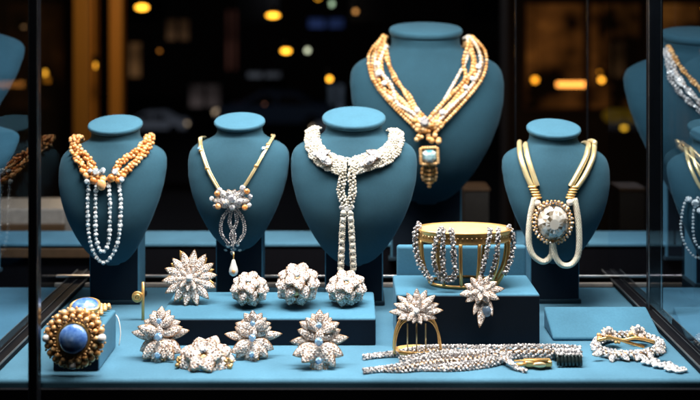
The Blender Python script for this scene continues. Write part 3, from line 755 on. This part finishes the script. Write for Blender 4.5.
def strand(pts, label, r=2.6, two=False):
    # pts: (px, py, depth)
    P3 = smooth([at(x, y, d) for x, y, d in pts], .001); P = [(p, Vector((0, -1, .2)).normalized()) for p in P3]
    t = thing('diamond_bracelet', min(P3, key=lambda p: p.z), label, 'diamond bracelet', 'diamond bracelets draped on the gold bangle')
    mb = MB(); rope(mb, P, 3, r*.62*u, 1.55*u, 5, 0, True, jit=.3, flat=.9); mb.build('diamond_chain', ['diamond2'], t)
    mb = MB(); mb.tube(P3[::2], .7*u, 6); mb.build('core_wire', 'setting', t)
    return t
f0 = D-ry-.004
strand([(420, 224, D), (416, 230, D-.01), (415.5, 245, D-.012), (419, 262, D-.018), (426, 274, D-.026), (433, 281, D-.034)], 'diamond strand draped down the leftmost side of the gold bangle', 3.4)
strand([(441, 229, f0+.01), (439, 233, f0+.001), (435, 246, f0), (434, 262, f0), (438, 275, f0), (443, 281, f0-.001)], 'narrow diamond strand, second from the left side of the gold bangle', 2.4)
strand([(444, 229, f0+.008), (443, 234, f0-.001), (443, 258, f0-.002), (444, 274, f0-.002), (450, 281, f0-.002), (455, 274, f0-.001), (454, 256, f0-.001), (452, 234, f0-.001), (451, 229, f0+.008)], 'diamond strand making a full loop at left front of the gold bangle', 2.9)
strand([(490, 229, f0+.008), (489.5, 234, f0-.001), (487, 252, f0-.001), (483, 268, f0-.001), (480, 282, f0-.001)], 'diamond strand falling towards the hanging flower, left of the right front pair', 2.3)
strand([(499, 229, f0+.01), (498, 234, f0), (497, 252, f0), (493, 268, f0), (489, 282, f0)], 'diamond strand falling towards the hanging flower, right of the right front pair', 2.3)
strand([(508, 226, D-.01), (512, 232, D-.012), (513, 247, D-.013), (510, 262, D-.02), (505, 274, D-.028)], 'diamond strand draped down the rightmost side of the gold bangle', 2.6)

# hanging flower brooch with blue pearl
D = 1.470; u = U(D); t = thing('brooch', at(482, 326, D), 'marquise petal flower brooch with hanging blue pearl, on the tall block edge', 'brooch')
for k in range(11):
    a = [95, 60, 128, 28, 160, 5, 190, 215, 335, 250, 300][k]; L = [16, 17, 17, 19, 18, 24, 22, 19, 20, 14, 14][k]
    flat_petal(t, None, 481, 291, a, L, 4.2, ['setting', 'rose'], D=D+(.0012 if k % 2 else -.001), gr=1.2, n=(.2*math.cos(R(a)), -1, .25), curl=.12)
for k in range(6): flat_petal(t, None, 481, 290, k*60+20, 11, 3.4, ['setting', 'rose'], D=D-.005, gr=1.1, n=(0, -1, .4), curl=.3, name='inner_petal')
mb = MB(); mb.gem(at(481, 289, D-.008), 2.6*u, (0, -1, .3), 0, 10); mb.build('centre_stone', 'diamond', t)
mb = MB(); mb.ball(at(486.5, 311, D-.004), 5.2*u, 3, 0, (1, 1, 1.15)); mb.build('blue_pearl', 'bluepearl', t)
flat_petal(t, None, 484, 299, 258, 28, 4.4, ['setting', 'rose'], D=D, gr=1.1, name='drop_leaf'); flat_petal(t, None, 486, 296, 285, 20, 3.6, ['setting', 'rose'], D=D+.001, gr=1.1, name='drop_leaf'); flat_petal(t, None, 480, 299, 245, 17, 3.2, ['setting', 'rose'], D=D, gr=1.1, name='drop_leaf')

# small open gold cuff with flower
D = 1.452; u = U(D); cx = (417-350)*D/F
gc = thing('flower_cuff', (cx, D, 0), 'small open gold cuff topped with a white marquise flower, in front of the tall block', 'cuff bracelet')
rx, ry = 23*u, .017
mb = MB()
for r_, z0, z1 in ((1, .0005, .0105),):
    mb.lathe([(rx*.93, z0), (rx, z0), (rx*1.01, z1*.5), (rx, z1), (rx*.93, z1), (rx*.92, z0)], (cx, D, 0), None, 60, 0, (1, ry/rx))
mb.build('base_band', 'gold', gc)
for s, off in ((-1, -.012), (1, -.012), (-1, .010), (1, .010)):
    P = []
    for k in range(16):
        a = PI*.5*k/15; P.append(Vector((cx+s*(rx*(1.0)*math.cos(a)**.55 if k < 15 else 0), D+off, .006+(.056)*math.sin(a))))
    mb = MB(); mb.tube(P, .0021, 10); mb.build('arch', 'gold', gc)
for dx in (-10, -1, 8):
    mb = MB(); mb.tube([Vector((cx+dx*u, D-.014, .006)), Vector((cx+(dx*1.0)*u, D-.013, .055))], .0011, 8); mb.build('bar', 'palegold', gc)
fc = (416.5, 311)
for a, L in ((88, 22), (62, 23), (38, 25), (18, 25), (2, 27), (340, 22), (118, 20), (142, 24), (162, 24), (182, 27), (205, 20), (228, 14), (255, 13), (285, 14), (315, 15), (75, 14), (105, 13), (150, 14), (30, 14)):
    flat_petal(gc, None, *fc, a, L, 4.3 if L > 15 else 3.6, ['setting', 'rose'], D=1.436-(.006 if L < 15 else 0)+random.uniform(-.002, .002), gr=1.2, n=(.3*math.cos(R(a)), -1, .45), curl=random.uniform(.05, .25))
mb = MB(); mb.gem(at(*fc, 1.425), 3*u, (0, -1, .4), 0, 10); mb.build('centre_stone', 'diamond', gc)

# ------------------------------------------------------------------ woven strand bracelet on deck
D = 1.40; u = U(D)
wv = thing('woven_bracelet', on(480, 370), 'long woven diamond bracelet with two tails and gold clasp along the deck front', 'bracelet')
def deck_path(pts, zs): 
    P = smooth([on(x, y, z) for (x, y), z in zip(pts, zs)], .001); return [(p, Vector((0, -.5, .86))) for p in P]
W1 = deck_path([(364, 357), (380, 355), (400, 353), (430, 350), (465, 352), (500, 352), (540, 351), (581, 353)], [.004, .004, .005, .008, .009, .009, .010, .010])
W2 = deck_path([(364, 371), (382, 369), (402, 368), (425, 363), (450, 360), (475, 358), (490, 354)], [.004, .004, .005, .008, .009, .010, .010])
W3 = deck_path([(410, 368), (440, 368), (465, 366), (490, 362), (510, 355)], [.004, .004, .005, .006, .008])
W4 = deck_path([(484, 352), (500, 356), (512, 364), (517, 368), (526, 371)], [.012, .011, .008, .004, .003])
W5 = deck_path([(400, 359), (425, 357), (450, 355), (480, 354)], [.006, .007, .009, .009])
for P, n_, a0, a1 in ((W1, 7, 2.0, 7.5), (W2, 7, 2.0, 7.5), (W3, 5, 2, 4.5), (W4, 4, 3.8, 1.2), (W5, 5, 2.5, 5)):
    mb = MB()
    rope(mb, P, n_+2, (lambda t, a0=a0, a1=a1: (a0+(a1-a0)*min(1, max(0, (t-.1)/.35)))*u) if a1 > a0 else (lambda t, a0=a0, a1=a1: (a0+(a1-a0)*t)*u), 1.6*u, 3.2, 0, True, jit=.22, flat=.55)
    for v_ in mb.v:
        if v_.z < .0008: v_.z = .0008
    mb.build('diamond_strand', 'diamond2', wv)
    mb = MB(); mb.tube([p for p, n in P][::4], (lambda t, a0=a0, a1=a1: max(1.2, .62*(a0+(a1-a0)*min(1, t*2.5)))*u) if a1 > a0 else 2.0*u, 10, flat=(1, .55))
    mb.build('inner_cord', 'setting', wv)
mb = MB(); a = on(540, 364, .007)
mb.box(a.x-16*u, a.x+12*u, a.y-.004, a.y+.012, .003, .0125, .003, 0, 4); mb.build('clasp_plate', 'gold', wv)
mb = MB(); mb.ball((a.x-1*u, a.y-.005, .0075), .0105, 3, 0, (1, .3, .42)); mb.build('clasp_oval', 'palegold', wv)
mb = MB(); mb.tube([Vector((a.x-24*u, a.y-.002, .007)), Vector((a.x-14*u, a.y-.004, .008))], .0028, 10); mb.tube([Vector((a.x-26*u, a.y, .012)), Vector((a.x+8*u, a.y-.003, .0145))], .0014, 10); mb.build('clasp_bar', 'gold', wv)
for k in range(7):
    x = on(559+k*3.7, 368).x; mb = MB(); P = []
    for j in range(13):
        th = PI*j/12; P.append(Vector((x, 1.413-.0135*math.copysign(abs(math.cos(th))**.6, math.cos(th)), .003+.0135*math.sin(th)**.7)))
    mb.tube(P, .0029, 10); mb.build('enamel_coil', 'onyx', wv)
    mb = MB()
    for j in range(6): mb.gem((x+random.uniform(-.001, .001), 1.402+j*.0042, .0195), .0026, (random.uniform(-.3, .3), -.4, 1), 0, 7, .5)
    mb.build('diamond_row', 'diamond2', wv)

# ------------------------------------------------------------------ diamond flower bracelet, right
D = 1.46; u = U(D)
db = thing('flower_bracelet', on(628, 352), 'oval diamond bracelet with two gold and white flower heads, in front of the slanted pad', 'bracelet')
mb = MB(); P = []
for k in range(73):
    a = 2*PI*k/72; x = 628+33*math.cos(a); y = 345+10*math.sin(-a)
    p = on(x, y, .008); P.append((p, Vector((.25*math.cos(a), -.5, .85)).normalized()))
rope(mb, P, 6, 3.6*u, 1.75*u, 7, 0, True, jit=.35, flat=.8)
for v_ in mb.v:
    if v_.z < .0006: v_.z = .0006
mb.build('diamond_band', 'diamond', db)
mb = MB(); mb.tube([p for p, n in P[:-1]], 2.8*u, 10, closed=True); mb.build('band_core', 'setting', db)
for (px, py) in ((609, 334), (638, 332)):
    c = on(px, py+14, .0); c = at(px, py, c.y+.004)
    mb = MB()
    for k in range(34):
        q = random.uniform(0, 1); a = random.uniform(0, 2*PI)
        mb.ball(c+Vector((math.cos(a)*q*11*u, math.sin(a)*q*6*u, random.uniform(-8, 1)*u*q-2*u)), random.uniform(1.4, 2.6)*u, 2)
    mb.build('gold_cluster', 'goldrough', db)
    for k in range(12):
        a = 2*PI*k/12+random.uniform(-.2, .2); d = Vector((math.cos(a), math.sin(a)*.7, .35+random.uniform(-.3, .5))).normalized(); mb = MB()
        mb.petal(M4(c+Vector((0, -.001, 0)), d, (Vector((0, -.7, .8))+d*.1)), 8.5*u, 2.8*u, .4, .15, .1, 1, gr=.95*u); mb.build('petal', ['setting', 'rose'], db)
    mb = MB(); mb.gem(c+Vector((0, -.002, 6*u)), 2.4*u, (0, -1, .6), 0, 8, .7); mb.gem(c+Vector((-2.6*u, -.002, 3.5*u)), 2.2*u, (0, -1, .6), 0, 8, .7); mb.gem(c+Vector((2.6*u, -.002, 3.2*u)), 2.2*u, (0, -1, .6), 0, 8, .7); mb.build('crown_stones', 'diamond', db)
for pts in ([(597, 340), (612, 338), (630, 343), (645, 347)], [(606, 336), (622, 340), (636, 338), (655, 342)]):
    mb = MB(); P2 = smooth([at(x, y, 1.447) for x, y in pts], .002); mb.tube(P2, 1.6*u, 10); mb.build('gold_bar', 'gold', db)
for (px, py, a, L) in ((603, 352, 200, 12), (612, 354, 260, 9), (622, 353, 300, 10), (640, 353, 240, 10), (655, 348, 330, 11), (648, 352, 290, 9)):
    flat_petal(db, None, px, py, a, L, 3.4, ['setting', 'diamond'], D=1.428, gr=1.1, n=(0, -.9, .7), name='leaf')
# white cluster earring
ec = thing('cluster_earring', on(663, 370), 'short white stone cluster earring lying at the right front of the deck', 'earring')
u = U(1.40); mb = MB(); mg = MB()
for k in range(20):
    t = k/19; x = 645+t*37; y = 361+t*9; c = on(x+random.uniform(-2, 2), y+random.uniform(-3.5, 3.5), .0045-.001*t)
    for j in range(5):
        a = 2*PI*j/5+random.random(); mb.ball(c+Vector((math.cos(a)*2.4*u, math.sin(a)*2.0*u, random.uniform(-.4, .8)*u)), 2.0*u, 2, 0, (1, 1, .75))
    mg.gem(c+Vector((0, -1.2*u, 2.2*u)), 1.7*u, (0, -.6, .8))
mb.build('white_petals', 'pearl', ec); mg.build('small_diamonds', 'diamond', ec)

# ------------------------------------------------------------------ the case
WXR, WXL = .545, -.55
mb = MB(); mb.box(-1.3, 1.4, 1.353, 1.822, -.03, 0, .006, 0, 4); tag(mb.build('display_floor', 'floor'), kind='structure')
case = thing('display_case', (0, 1.33, -.3), 'black framed glass showcase enclosing the velvet deck', 'showcase')
mb = MB(); mb.box(-1.5, 1.6, 1.345, 1.352, -.32, -.012, .001); mb.build('front_fascia', 'matte_black', case)
mb = MB(); mb.box(-.5395, -.5, 0, .001, 0, .001)
D = 1.30; x0, x1 = (28-350)*D/F, (38-350)*D/F
mb = MB(); mb.box(x0, x1, D, D+.014, -.32, 1.3, .0015); p_ = mb.build('corner_post', 'black', case)
mb = MB(); mb.box(x1-.0022, x1-.0008, D-.001, D+.0005, -.3, 1.29); mb.box(x0+.0006, x0+.0014, D-.001, D+.0005, -.3, 1.29); mb.build('post_edging', 'steel', p_)
def mirror_x(): pass
for X, sg, gm in ((WXR, 1, 'glass'), (WXL, -1, 'glass_clear')):
    mb = MB(); mb.box(min(X, X+sg*.004), max(X, X+sg*.004), 1.36, 1.90, .012, 1.28); mb.build('glass_pane', gm, case)
    mb = MB(); xa, xb = sorted((X-sg*.012, X+sg*.028)); mb.box(xa, xb, 1.358, 1.9, .0005, .011, .001); r_ = mb.build('bottom_rail', 'matte_black', case)
    mb = MB()
    for o, w_ in ((-.0125, .0009), (.006, .0007), (.026, .0009)):
        a_, b_ = sorted((X+sg*o, X+sg*(o+w_))); mb.box(a_, b_, 1.356, 1.905, .0115 if o > 0 else .0095, .0128)
    mb.build('rail_edging', 'dull', r_)
D = 1.64; xp = (646-350)*D/F; xq = (661-350)*D/F
mb = MB(); mb.box(xp+.004, xq+.004, D, D+.012, .0115, 1.28, .001); p_ = mb.build('side_post', 'black', case)
mb = MB(); mb.box(xq-.0005, xq+.0012, D-.001, D+.0003, .012, 1.27); mb.box(xp+.0046, xp+.0056, D-.001, D+.0003, .012, 1.27); mb.build('post_edging', 'steel', p_)
# back rail, two pale strips
mb = MB(); mb.box(-.60, .62, 1.826, 1.834, -.002, .0055, .001); mb.build('back_rail', 'pale', case)
mb = MB(); mb.box(-.60, .62, 1.836, 1.842, .0145, .019, .0008); mb.build('back_rail', 'steel', case)
mb = MB(); mb.box(-.62, .64, 1.843, 1.85, -.3, .016); mb.build('back_kick', 'matte_black', case)
for xb_ in (515, 587):
    mb = MB(); X_ = (xb_-350)*2.0/F; mb.box(X_, X_+.0022, 1.998, 2.006, .04, 1.28); mb.build('back_glass_edge', 'black', case)
# ledge behind
mb = MB(); mb.box(-1.5, 1.6, 2.03, 2.15, .028, .0365, .003, 0, 3); tag(mb.build('back_ledge', 'floor'), kind='structure')
mb = MB(); mb.box(-1.5, 1.6, 2.034, 2.145, -.3, .0275); tag(mb.build('ledge_base', 'matte_black'), kind='structure')
mb = MB(); mb.box((-10-350)*2.03/F, (101-350)*2.03/F, 2.022, 2.028, .006, .026, .001); tag(mb.build('wooden_trim', 'brown'), 'brown wooden strip under the blue ledge at left', 'trim')
D = 2.35; mb = MB(); mb.box((-20-350)*D/F, (64-350)*D/F, D, D+.15, -.3, CZ-(209-HZ)*D/F, .004)
ws = mb.build('window_sill', 'pale'); tag(ws, 'pale sill block behind the blue ledge at far left', 'sill')
mb = MB(); mb.box((-20-350)*D/F, (66-350)*D/F, D-.02, D-.004, -.3, CZ-(223-HZ)*D/F, .002); mb.build('sill_apron', 'brown', ws)
mb = MB(); D = 2.4; mb.box((464-350)*D/F, (489-350)*D/F, D, D+.08, -.1, CZ-(191-HZ)*D/F, .002)
gk = mb.build('price_stand', plain('grey card', (.035, .031, .028), .6)); tag(gk, 'small grey stand between the large back bust and the right bust', 'stand')
mb = MB(); mb.box((463-350)*D/F, (490-350)*D/F, D-.004, D+.086, CZ-(191-HZ)*D/F+.0005, CZ-(188-HZ)*D/F, .001); mb.build('stand_cap', 'brown', gk)

# ------------------------------------------------------------------ the night street behind
GZ = -2.9
mb = MB(); mb.add([(-60, 3, GZ), (60, 3, GZ), (60, 90, GZ), (-60, 90, GZ)], [[0, 1, 2, 3]], 0, False)
tag(mb.build('street', plain('asphalt', (.03, .03, .032), .45)), kind='structure')
M['wall_dark'] = plain('dark render', (.05, .035, .025), .8)
M['orange'] = plain('amber painted column', (.62, .30, .05), .5)
def win_mat():
    m = bpy.data.materials.new('warm lit window'); m.use_nodes = True; nt = m.node_tree; nt.nodes.clear()
    o = nt.nodes.new('ShaderNodeOutputMaterial'); e = nt.nodes.new('ShaderNodeEmission'); n = noise(nt, 1.5, 4)
    r = ramp(nt, n.outputs['Fac'], [(.42, (.002, .001, .0005)), (.56, (.06, .02, .004)), (.75, (.26, .09, .014))])
    nt.links.new(r.outputs[0], e.inputs['Color']); e.inputs['Strength'].default_value = 1.0; nt.links.new(e.outputs[0], o.inputs[0]); return m
M['warmwin'] = win_mat()
# building on the left with amber columns
D = 7.0
bl = thing('building', (at(90, 60, D).x, D+.3, GZ), 'dark building across the street with amber columns at left', 'building')
mb = MB(); a, b = at(-200, -200, D+.5), at(420, 140, D+.5); mb.box(at(-260, 0, 9).x, at(60, 0, 9).x, 9.0, 9.4, GZ, 6); mb.build('wall', 'wall_dark', bl)
for x0, x1 in ((73, 90), (92, 95), (109, 122)):
    mb = MB(); mb.box(at(x0, 0, D).x, at(x1, 0, D).x, D, D+.12, GZ, 3.2, .01); mb.build('column', 'orange', bl)
mb = MB(); mb.box(at(40, 0, D).x, at(135, 0, D).x, D-.05, D+.2, 3.2, 3.5, .02); mb.build('beam', 'orange', bl)
D = 40
bf = thing('building', (0, D, GZ), 'tall dark building closing the far side of the street', 'building')
mb = MB(); mb.box(-60, 60, D, D+3, GZ, 34); mb.build('wall', 'wall_dark', bf)
for i in range(9):
    for j in range(3):
        mb = MB(); mb.box(-20+i*5, -18.2+i*5, D-.05, D-.01, .5+j*5, 3+j*5); mb.build('window', 'black', bf)
# restaurant with warm windows on the right
D = 9.0
br = thing('restaurant', (at(580, 60, D).x, D, GZ), 'restaurant front with warm amber lit windows across the street at right', 'building')
mb = MB(); mb.box(at(508, 0, D).x, at(1000, 0, D).x, D+.06, D+.4, GZ, 5); mb.build('wall', 'wall_dark', br)
for x0, x1, y0, y1 in ((526, 583, 4, 108), (590, 640, 4, 108), (648, 700, 4, 108)):
    mb = MB(); p0, p1 = at(x0, y1, D), at(x1, y0, D); mb.box(p0.x, p1.x, D+.02, D+.05, p0.z, p1.z); w_ = mb.build('window', 'warmwin', br)
    mb = MB()
    for q in (p0.x-.03, p1.x): mb.box(q, q+.03, D-.02, D+.055, p0.z-.03, p1.z+.03)
    for q in (p0.z-.03, p1.z): mb.box(p0.x, p1.x, D-.02, D+.055, q, q+.03)
    mb.build('frame', 'brown', w_)
mb = MB(); p0, p1 = at(606, 124, D-.6), at(644, 110, D-.6); mb.box(p0.x, p1.x, D-.6, D-.4, p0.z, p1.z, .08); mb.build('counter', emit('backlit counter', (.5, .28, .02), .12), br)

def lantern(px, py, w, h, D, col, s, label, k=.55):
    """glowing globe on a cord; w, h as it shows in the photo including blur"""
    bl_ = 8.0; u = U(D); rx = max(1.2, (w-bl_*k*1.6))/2*u; rz = max(1.2, (h-bl_*k*1.6))/2*u; c = at(px, py, D)
    t = thing('lantern', c, label, 'lantern', 'glowing lamps in the street')
    mb = MB(); mb.ball(c, 1, 3, 0, (rx, min(rx, rz), rz)); mb.build('globe', emit('lamp glow', col, s), t)
    mb = MB(); mb.tube([c+Vector((0, 0, rz)), c+Vector((0, 0, rz+.05))], .02, 8); mb.tube([c+Vector((0, 0, rz+.05)), c+Vector((0, 0, 4.5-c.z))], .004, 6); mb.build('cord', 'matte_black', t)
AM = (1, .42, .03)
lantern(142, 7.5, 20, 13, 6.5, AM, 5, 'wide amber lamp at the top, right of the amber columns')
lantern(45, 73, 11, 13, 7.5, AM, 2.2, 'amber lamp just right of the black corner post')
lantern(95.5, 65.5, 9, 13, 6.6, AM, 2.6, 'small amber lamp between the two amber columns')
lantern(159.5, 51, 10, 10, 7.5, (1, .35, .05), .6, 'faint small amber lamp above the first bust')
lantern(273, 15.5, 20, 12, 6.5, AM, 5, 'wide amber lamp high above the second bust')
lantern(286, 51, 17, 12, 6.5, AM, 5, 'amber lamp beside the white lamp above the second bust')
lantern(307.5, 50.5, 12, 12, 7.5, (.75, .8, .55), 1.7, 'white lamp beside an amber lamp')
lantern(329.5, 79, 12, 12, 6.5, AM, 5, 'round amber lamp left of the large back bust')
lantern(355.5, 11.5, 11, 11, 7.5, (1, .45, .12), 1.3, 'pale orange lamp at the top, left of the large back bust cap')
lantern(331.5, 4, 12, 12, 8, (.6, .85, .55), 1.2, 'greenish white lamp at the top edge')
lantern(318, -1, 12, 8, 8, AM, 3, 'amber lamp cut by the top edge')
lantern(264.5, 104, 9, 9, 8, (1, .4, .25), .35, 'faint pink lamp just above the second bust')
lantern(535, 80, 13, 13, 8.4, (1, .36, .02), 3, 'round amber lamp left of the long tube lamp')
lantern(601.5, 80, 12, 12, 8.4, (1, .4, .03), 4, 'brighter lower lamp of the close pair right of the tube lamp')
lantern(599.5, 72, 10, 9, 8.4, (1, .36, .02), 1.3, 'dimmer upper lamp of the close pair right of the tube lamp')
lantern(624, 128, 13, 11, 8.2, (1, .5, .03), 2.2, 'low amber lamp at right above the right bust shoulder')
lantern(24, 27, 12, 9, 7.5, (1, .5, .2), .35, 'faint amber lamp left of the black corner post')
c = at(572, 84.5, 8.3); tl = thing('tube_lamp', c, 'long glowing amber tube lamp in front of the restaurant', 'lamp'); u = U(8.3)
mb = MB(); mb.tube([c+Vector((-15*u, 0, 0)), c+Vector((13*u, 0, 0))], 2.4*u, 12); mb.build('tube', emit('tube glow', (1, .36, .06), 3.2), tl)
mb = MB(); mb.box(c.x-16*u, c.x+14*u, c.y-.01, c.y+.03, c.z+2.6*u, c.z+3.4*u); mb.build('housing', 'matte_black', tl)

def car(px, py, D, L, label, mat, face=1):
    """side view car; px, py = middle of its wheel line"""
    c = at(px, py, D); t = thing('parked_car', (c.x, c.y, c.z), label, 'car', 'cars in the street'); k = L/4.3
    prof = [(-2.1, .35), (-2.12, .7), (-1.9, .88), (-1.35, .95), (-.75, 1.36), (.55, 1.4), (1.25, 1.0), (1.95, .86), (2.12, .62), (2.1, .35)]
    def extr(pr, y0, y1):
        n = len(pr); vs = [(c.x+x*k*face, c.y+y0*k, c.z+z*k) for x, z in pr]+[(c.x+x*k*face, c.y+y1*k, c.z+z*k) for x, z in pr]
        return vs, [list(range(n)), [n+i for i in range(n)][::-1]]+[[i, n+i, n+(i+1) % n, (i+1) % n] for i in range(n)]
    mb = MB(); mb.add(*extr(prof, 0, 1.7), 0, False); mb.build('body', mat, t)
    for w in ([(-1.25, .97), (-.72, 1.3), (-.1, 1.32), (-.1, .97)], [(0, .97), (0, 1.32), (.5, 1.33), (1.1, .97)]):
        mb = MB(); mb.add(*extr(w, -.02, -.005), 0, False); mb.build('side_window', 'black', t)
    for x in (-1.3, 1.3):
        for y in (-.03, 1.55):
            mb = MB(); mb.lathe([(.001, -.1), (.3*k, -.1*k), (.33*k, 0), (.3*k, .1*k), (.001, .1*k)], (c.x+x*k*face, c.y+(y+.08)*k, c.z+.33*k), Matrix.Rotation(PI/2, 3, 'X'), 24); mb.build('wheel', 'matte_black', t)
    mb = MB(); mb.ball((c.x+2.08*k*face, c.y+.3*k, c.z+.68*k), .12*k, 2); mb.build('headlight', emit('headlight', (1, .75, .5), .7), t)
rs = random.Random(5)
SHOP = [(128, 60, 30, 34, (.06, .03, .012)), (178, 30, 26, 20, (.03, .016, .008)), (205, 96, 34, 22, (.025, .02, .02)), (232, 40, 14, 60, (.02, .008, .006)),
        (326, 23, 38, 9, (.012, .022, .07)), (264, 75, 36, 5, (.04, .045, .055)), (290, 108, 30, 26, (.02, .022, .03)), (336, 105, 18, 40, (.03, .04, .055)), (56, 35, 26, 10, (.02, .018, .016)), (60, 110, 22, 60, (.05, .026, .01)), (150, 165, 60, 40, (.02, .008, .006))]
for (px, py, w_, h_, col) in SHOP:
    D = 21+rs.random()*6; p = at(px, py, D); u = U(D)
    t = thing('shop_window', p, 'dim lit shop window far across the dark street', 'shop window', 'dim shop windows far across the street')
    m = bpy.data.materials.new('dim lit shop window'); m.use_nodes = True; nt = m.node_tree; nt.nodes.clear(); o = nt.nodes.new('ShaderNodeOutputMaterial'); e = nt.nodes.new('ShaderNodeEmission')
    n = noise(nt, .8, 4); r = ramp(nt, n.outputs['Fac'], [(.35, tuple(c*.1 for c in col)), (.65, tuple(c*1.8 for c in col))]); nt.links.new(r.outputs[0], e.inputs['Color']); nt.links.new(e.outputs[0], o.inputs[0])
    mb = MB(); mb.box(p.x-w_*u/2, p.x+w_*u/2, D, D+.05, p.z-h_*u/2, p.z+h_*u/2); mb.build('lit_pane', m, t)
    mb = MB()
    for sx in (-1, 0, 1): mb.box(p.x+sx*w_*u/2-.05, p.x+sx*w_*u/2+.05, D-.06, D-.01, p.z-h_*u/2, p.z+h_*u/2)
    mb.build('frame', 'matte_black', t)
M['carw'] = plain('silver car paint', (.5, .55, .62), .3, .3)
M['carb'] = plain('dark blue car paint', (.04, .07, .12), .25, .3)
car(153, 135, 17, 1.22*1.05, 'pale car blurred in the dark street above the first bust', 'carw', 1)
car(275, 133, 19, 2.6, 'dark blue car blurred in the street above the second bust', 'carb', -1)
car(348, 140, 16, 1.3, 'bluish car blurred just left of the large back bust', 'carw', -1)

# ------------------------------------------------------------------ light
def area(loc, size, size_y, power, col=(1, .97, .93), rot=(0, 0, 0), spread=PI):
    l = bpy.data.lights.new('case_and_fill_light', 'AREA'); l.shape = 'RECTANGLE'; l.size = size; l.size_y = size_y; l.energy = power; l.color = col; l.spread = spread
    o = bpy.data.objects.new('case_and_fill_light', l); o.location = loc; o.rotation_euler = rot; C.objects.link(o); return o
area((0, 1.46, 1.12), 1.05, .24, 30, rot=(0, 0, 0))
area((0, 1.02, 1.2), .9, .06, 1.2, rot=(R(28), 0, 0))  # added front fill that lifts the jewellery faces
for x, pw in ((.86, 2.2), (-.86, .35)): area((x, 1.6, 1.12), .3, .2, pw)      # added lamps brightening the busts beyond the side glass
for x in (-.44, -.31, -.18, -.06, .07, .19, .31, .44):       # little overhead spots added to make the stones flash
    l = bpy.data.lights.new('sparkle_spot', 'SPOT'); l.energy = 3.6; l.spot_size = R(60); l.spot_blend = .6; l.shadow_soft_size = .008; l.color = (1, .93, .84)
    o = bpy.data.objects.new('sparkle_spot', l); o.location = (x, 1.45, 1.12); o.rotation_euler = (R(6), 0, 0); C.objects.link(o)
for sx in (-1, 1): area((sx*.52, 1.60, .85), .04, .5, 1.8, rot=(0, R(sx*62), 0))     # slim side strips added to model the flanks of the busts
for x in (-.40, -.16, .08, .30):       # narrow front spots added to brighten the row along the deck edge
    l = bpy.data.lights.new('added_deck_spot', 'SPOT'); l.energy = 9; l.spot_size = R(21); l.spot_blend = .8; l.shadow_soft_size = .012; l.color = (1, .94, .86)
    o = bpy.data.objects.new('added_deck_spot', l); o.location = (x, 1.12, 1.15); C.objects.link(o)
    o.rotation_euler = (Vector((x, 1.40, .03))-o.location).to_track_quat('-Z', 'Y').to_euler()
l = bpy.data.lights.new('column_lamp', 'POINT'); l.energy = 26; l.color = (1, .6, .25); l.shadow_soft_size = .1
o = bpy.data.objects.new('column_lamp', l); o.location = at(95, -40, 5.6); C.objects.link(o)
l = bpy.data.lights.new('street_light', 'POINT'); l.energy = 220; l.color = (.8, .85, 1); l.shadow_soft_size = .2
o = bpy.data.objects.new('street_light', l); o.location = (-3.6, 13, 3.5); C.objects.link(o)
w = bpy.data.worlds.new('World'); S.world = w; w.use_nodes = True
w.node_tree.nodes['Background'].inputs[0].default_value = (.02, .03, .05, 1); w.node_tree.nodes['Background'].inputs[1].default_value = .05

cam = bpy.data.cameras.new('camera'); co = bpy.data.objects.new('camera', cam); C.objects.link(co)
co.location = (0, 0, CZ); co.rotation_euler = (R(90), 0, 0)
cam.lens = 36*F/700; cam.sensor_width = 36; cam.shift_y = -180/700; cam.clip_end = 300; cam.clip_start = .01
cam.dof.use_dof = True; cam.dof.focus_distance = 1.52; cam.dof.aperture_fstop = 2.5
S.camera = co
S.view_settings.view_transform = 'Standard'; S.view_settings.look = 'None'; S.view_settings.exposure = 0; S.view_settings.gamma = 1
S.render.engine = 'CYCLES'
S.cycles.max_bounces = 8; S.cycles.caustics_reflective = False; S.cycles.caustics_refractive = False
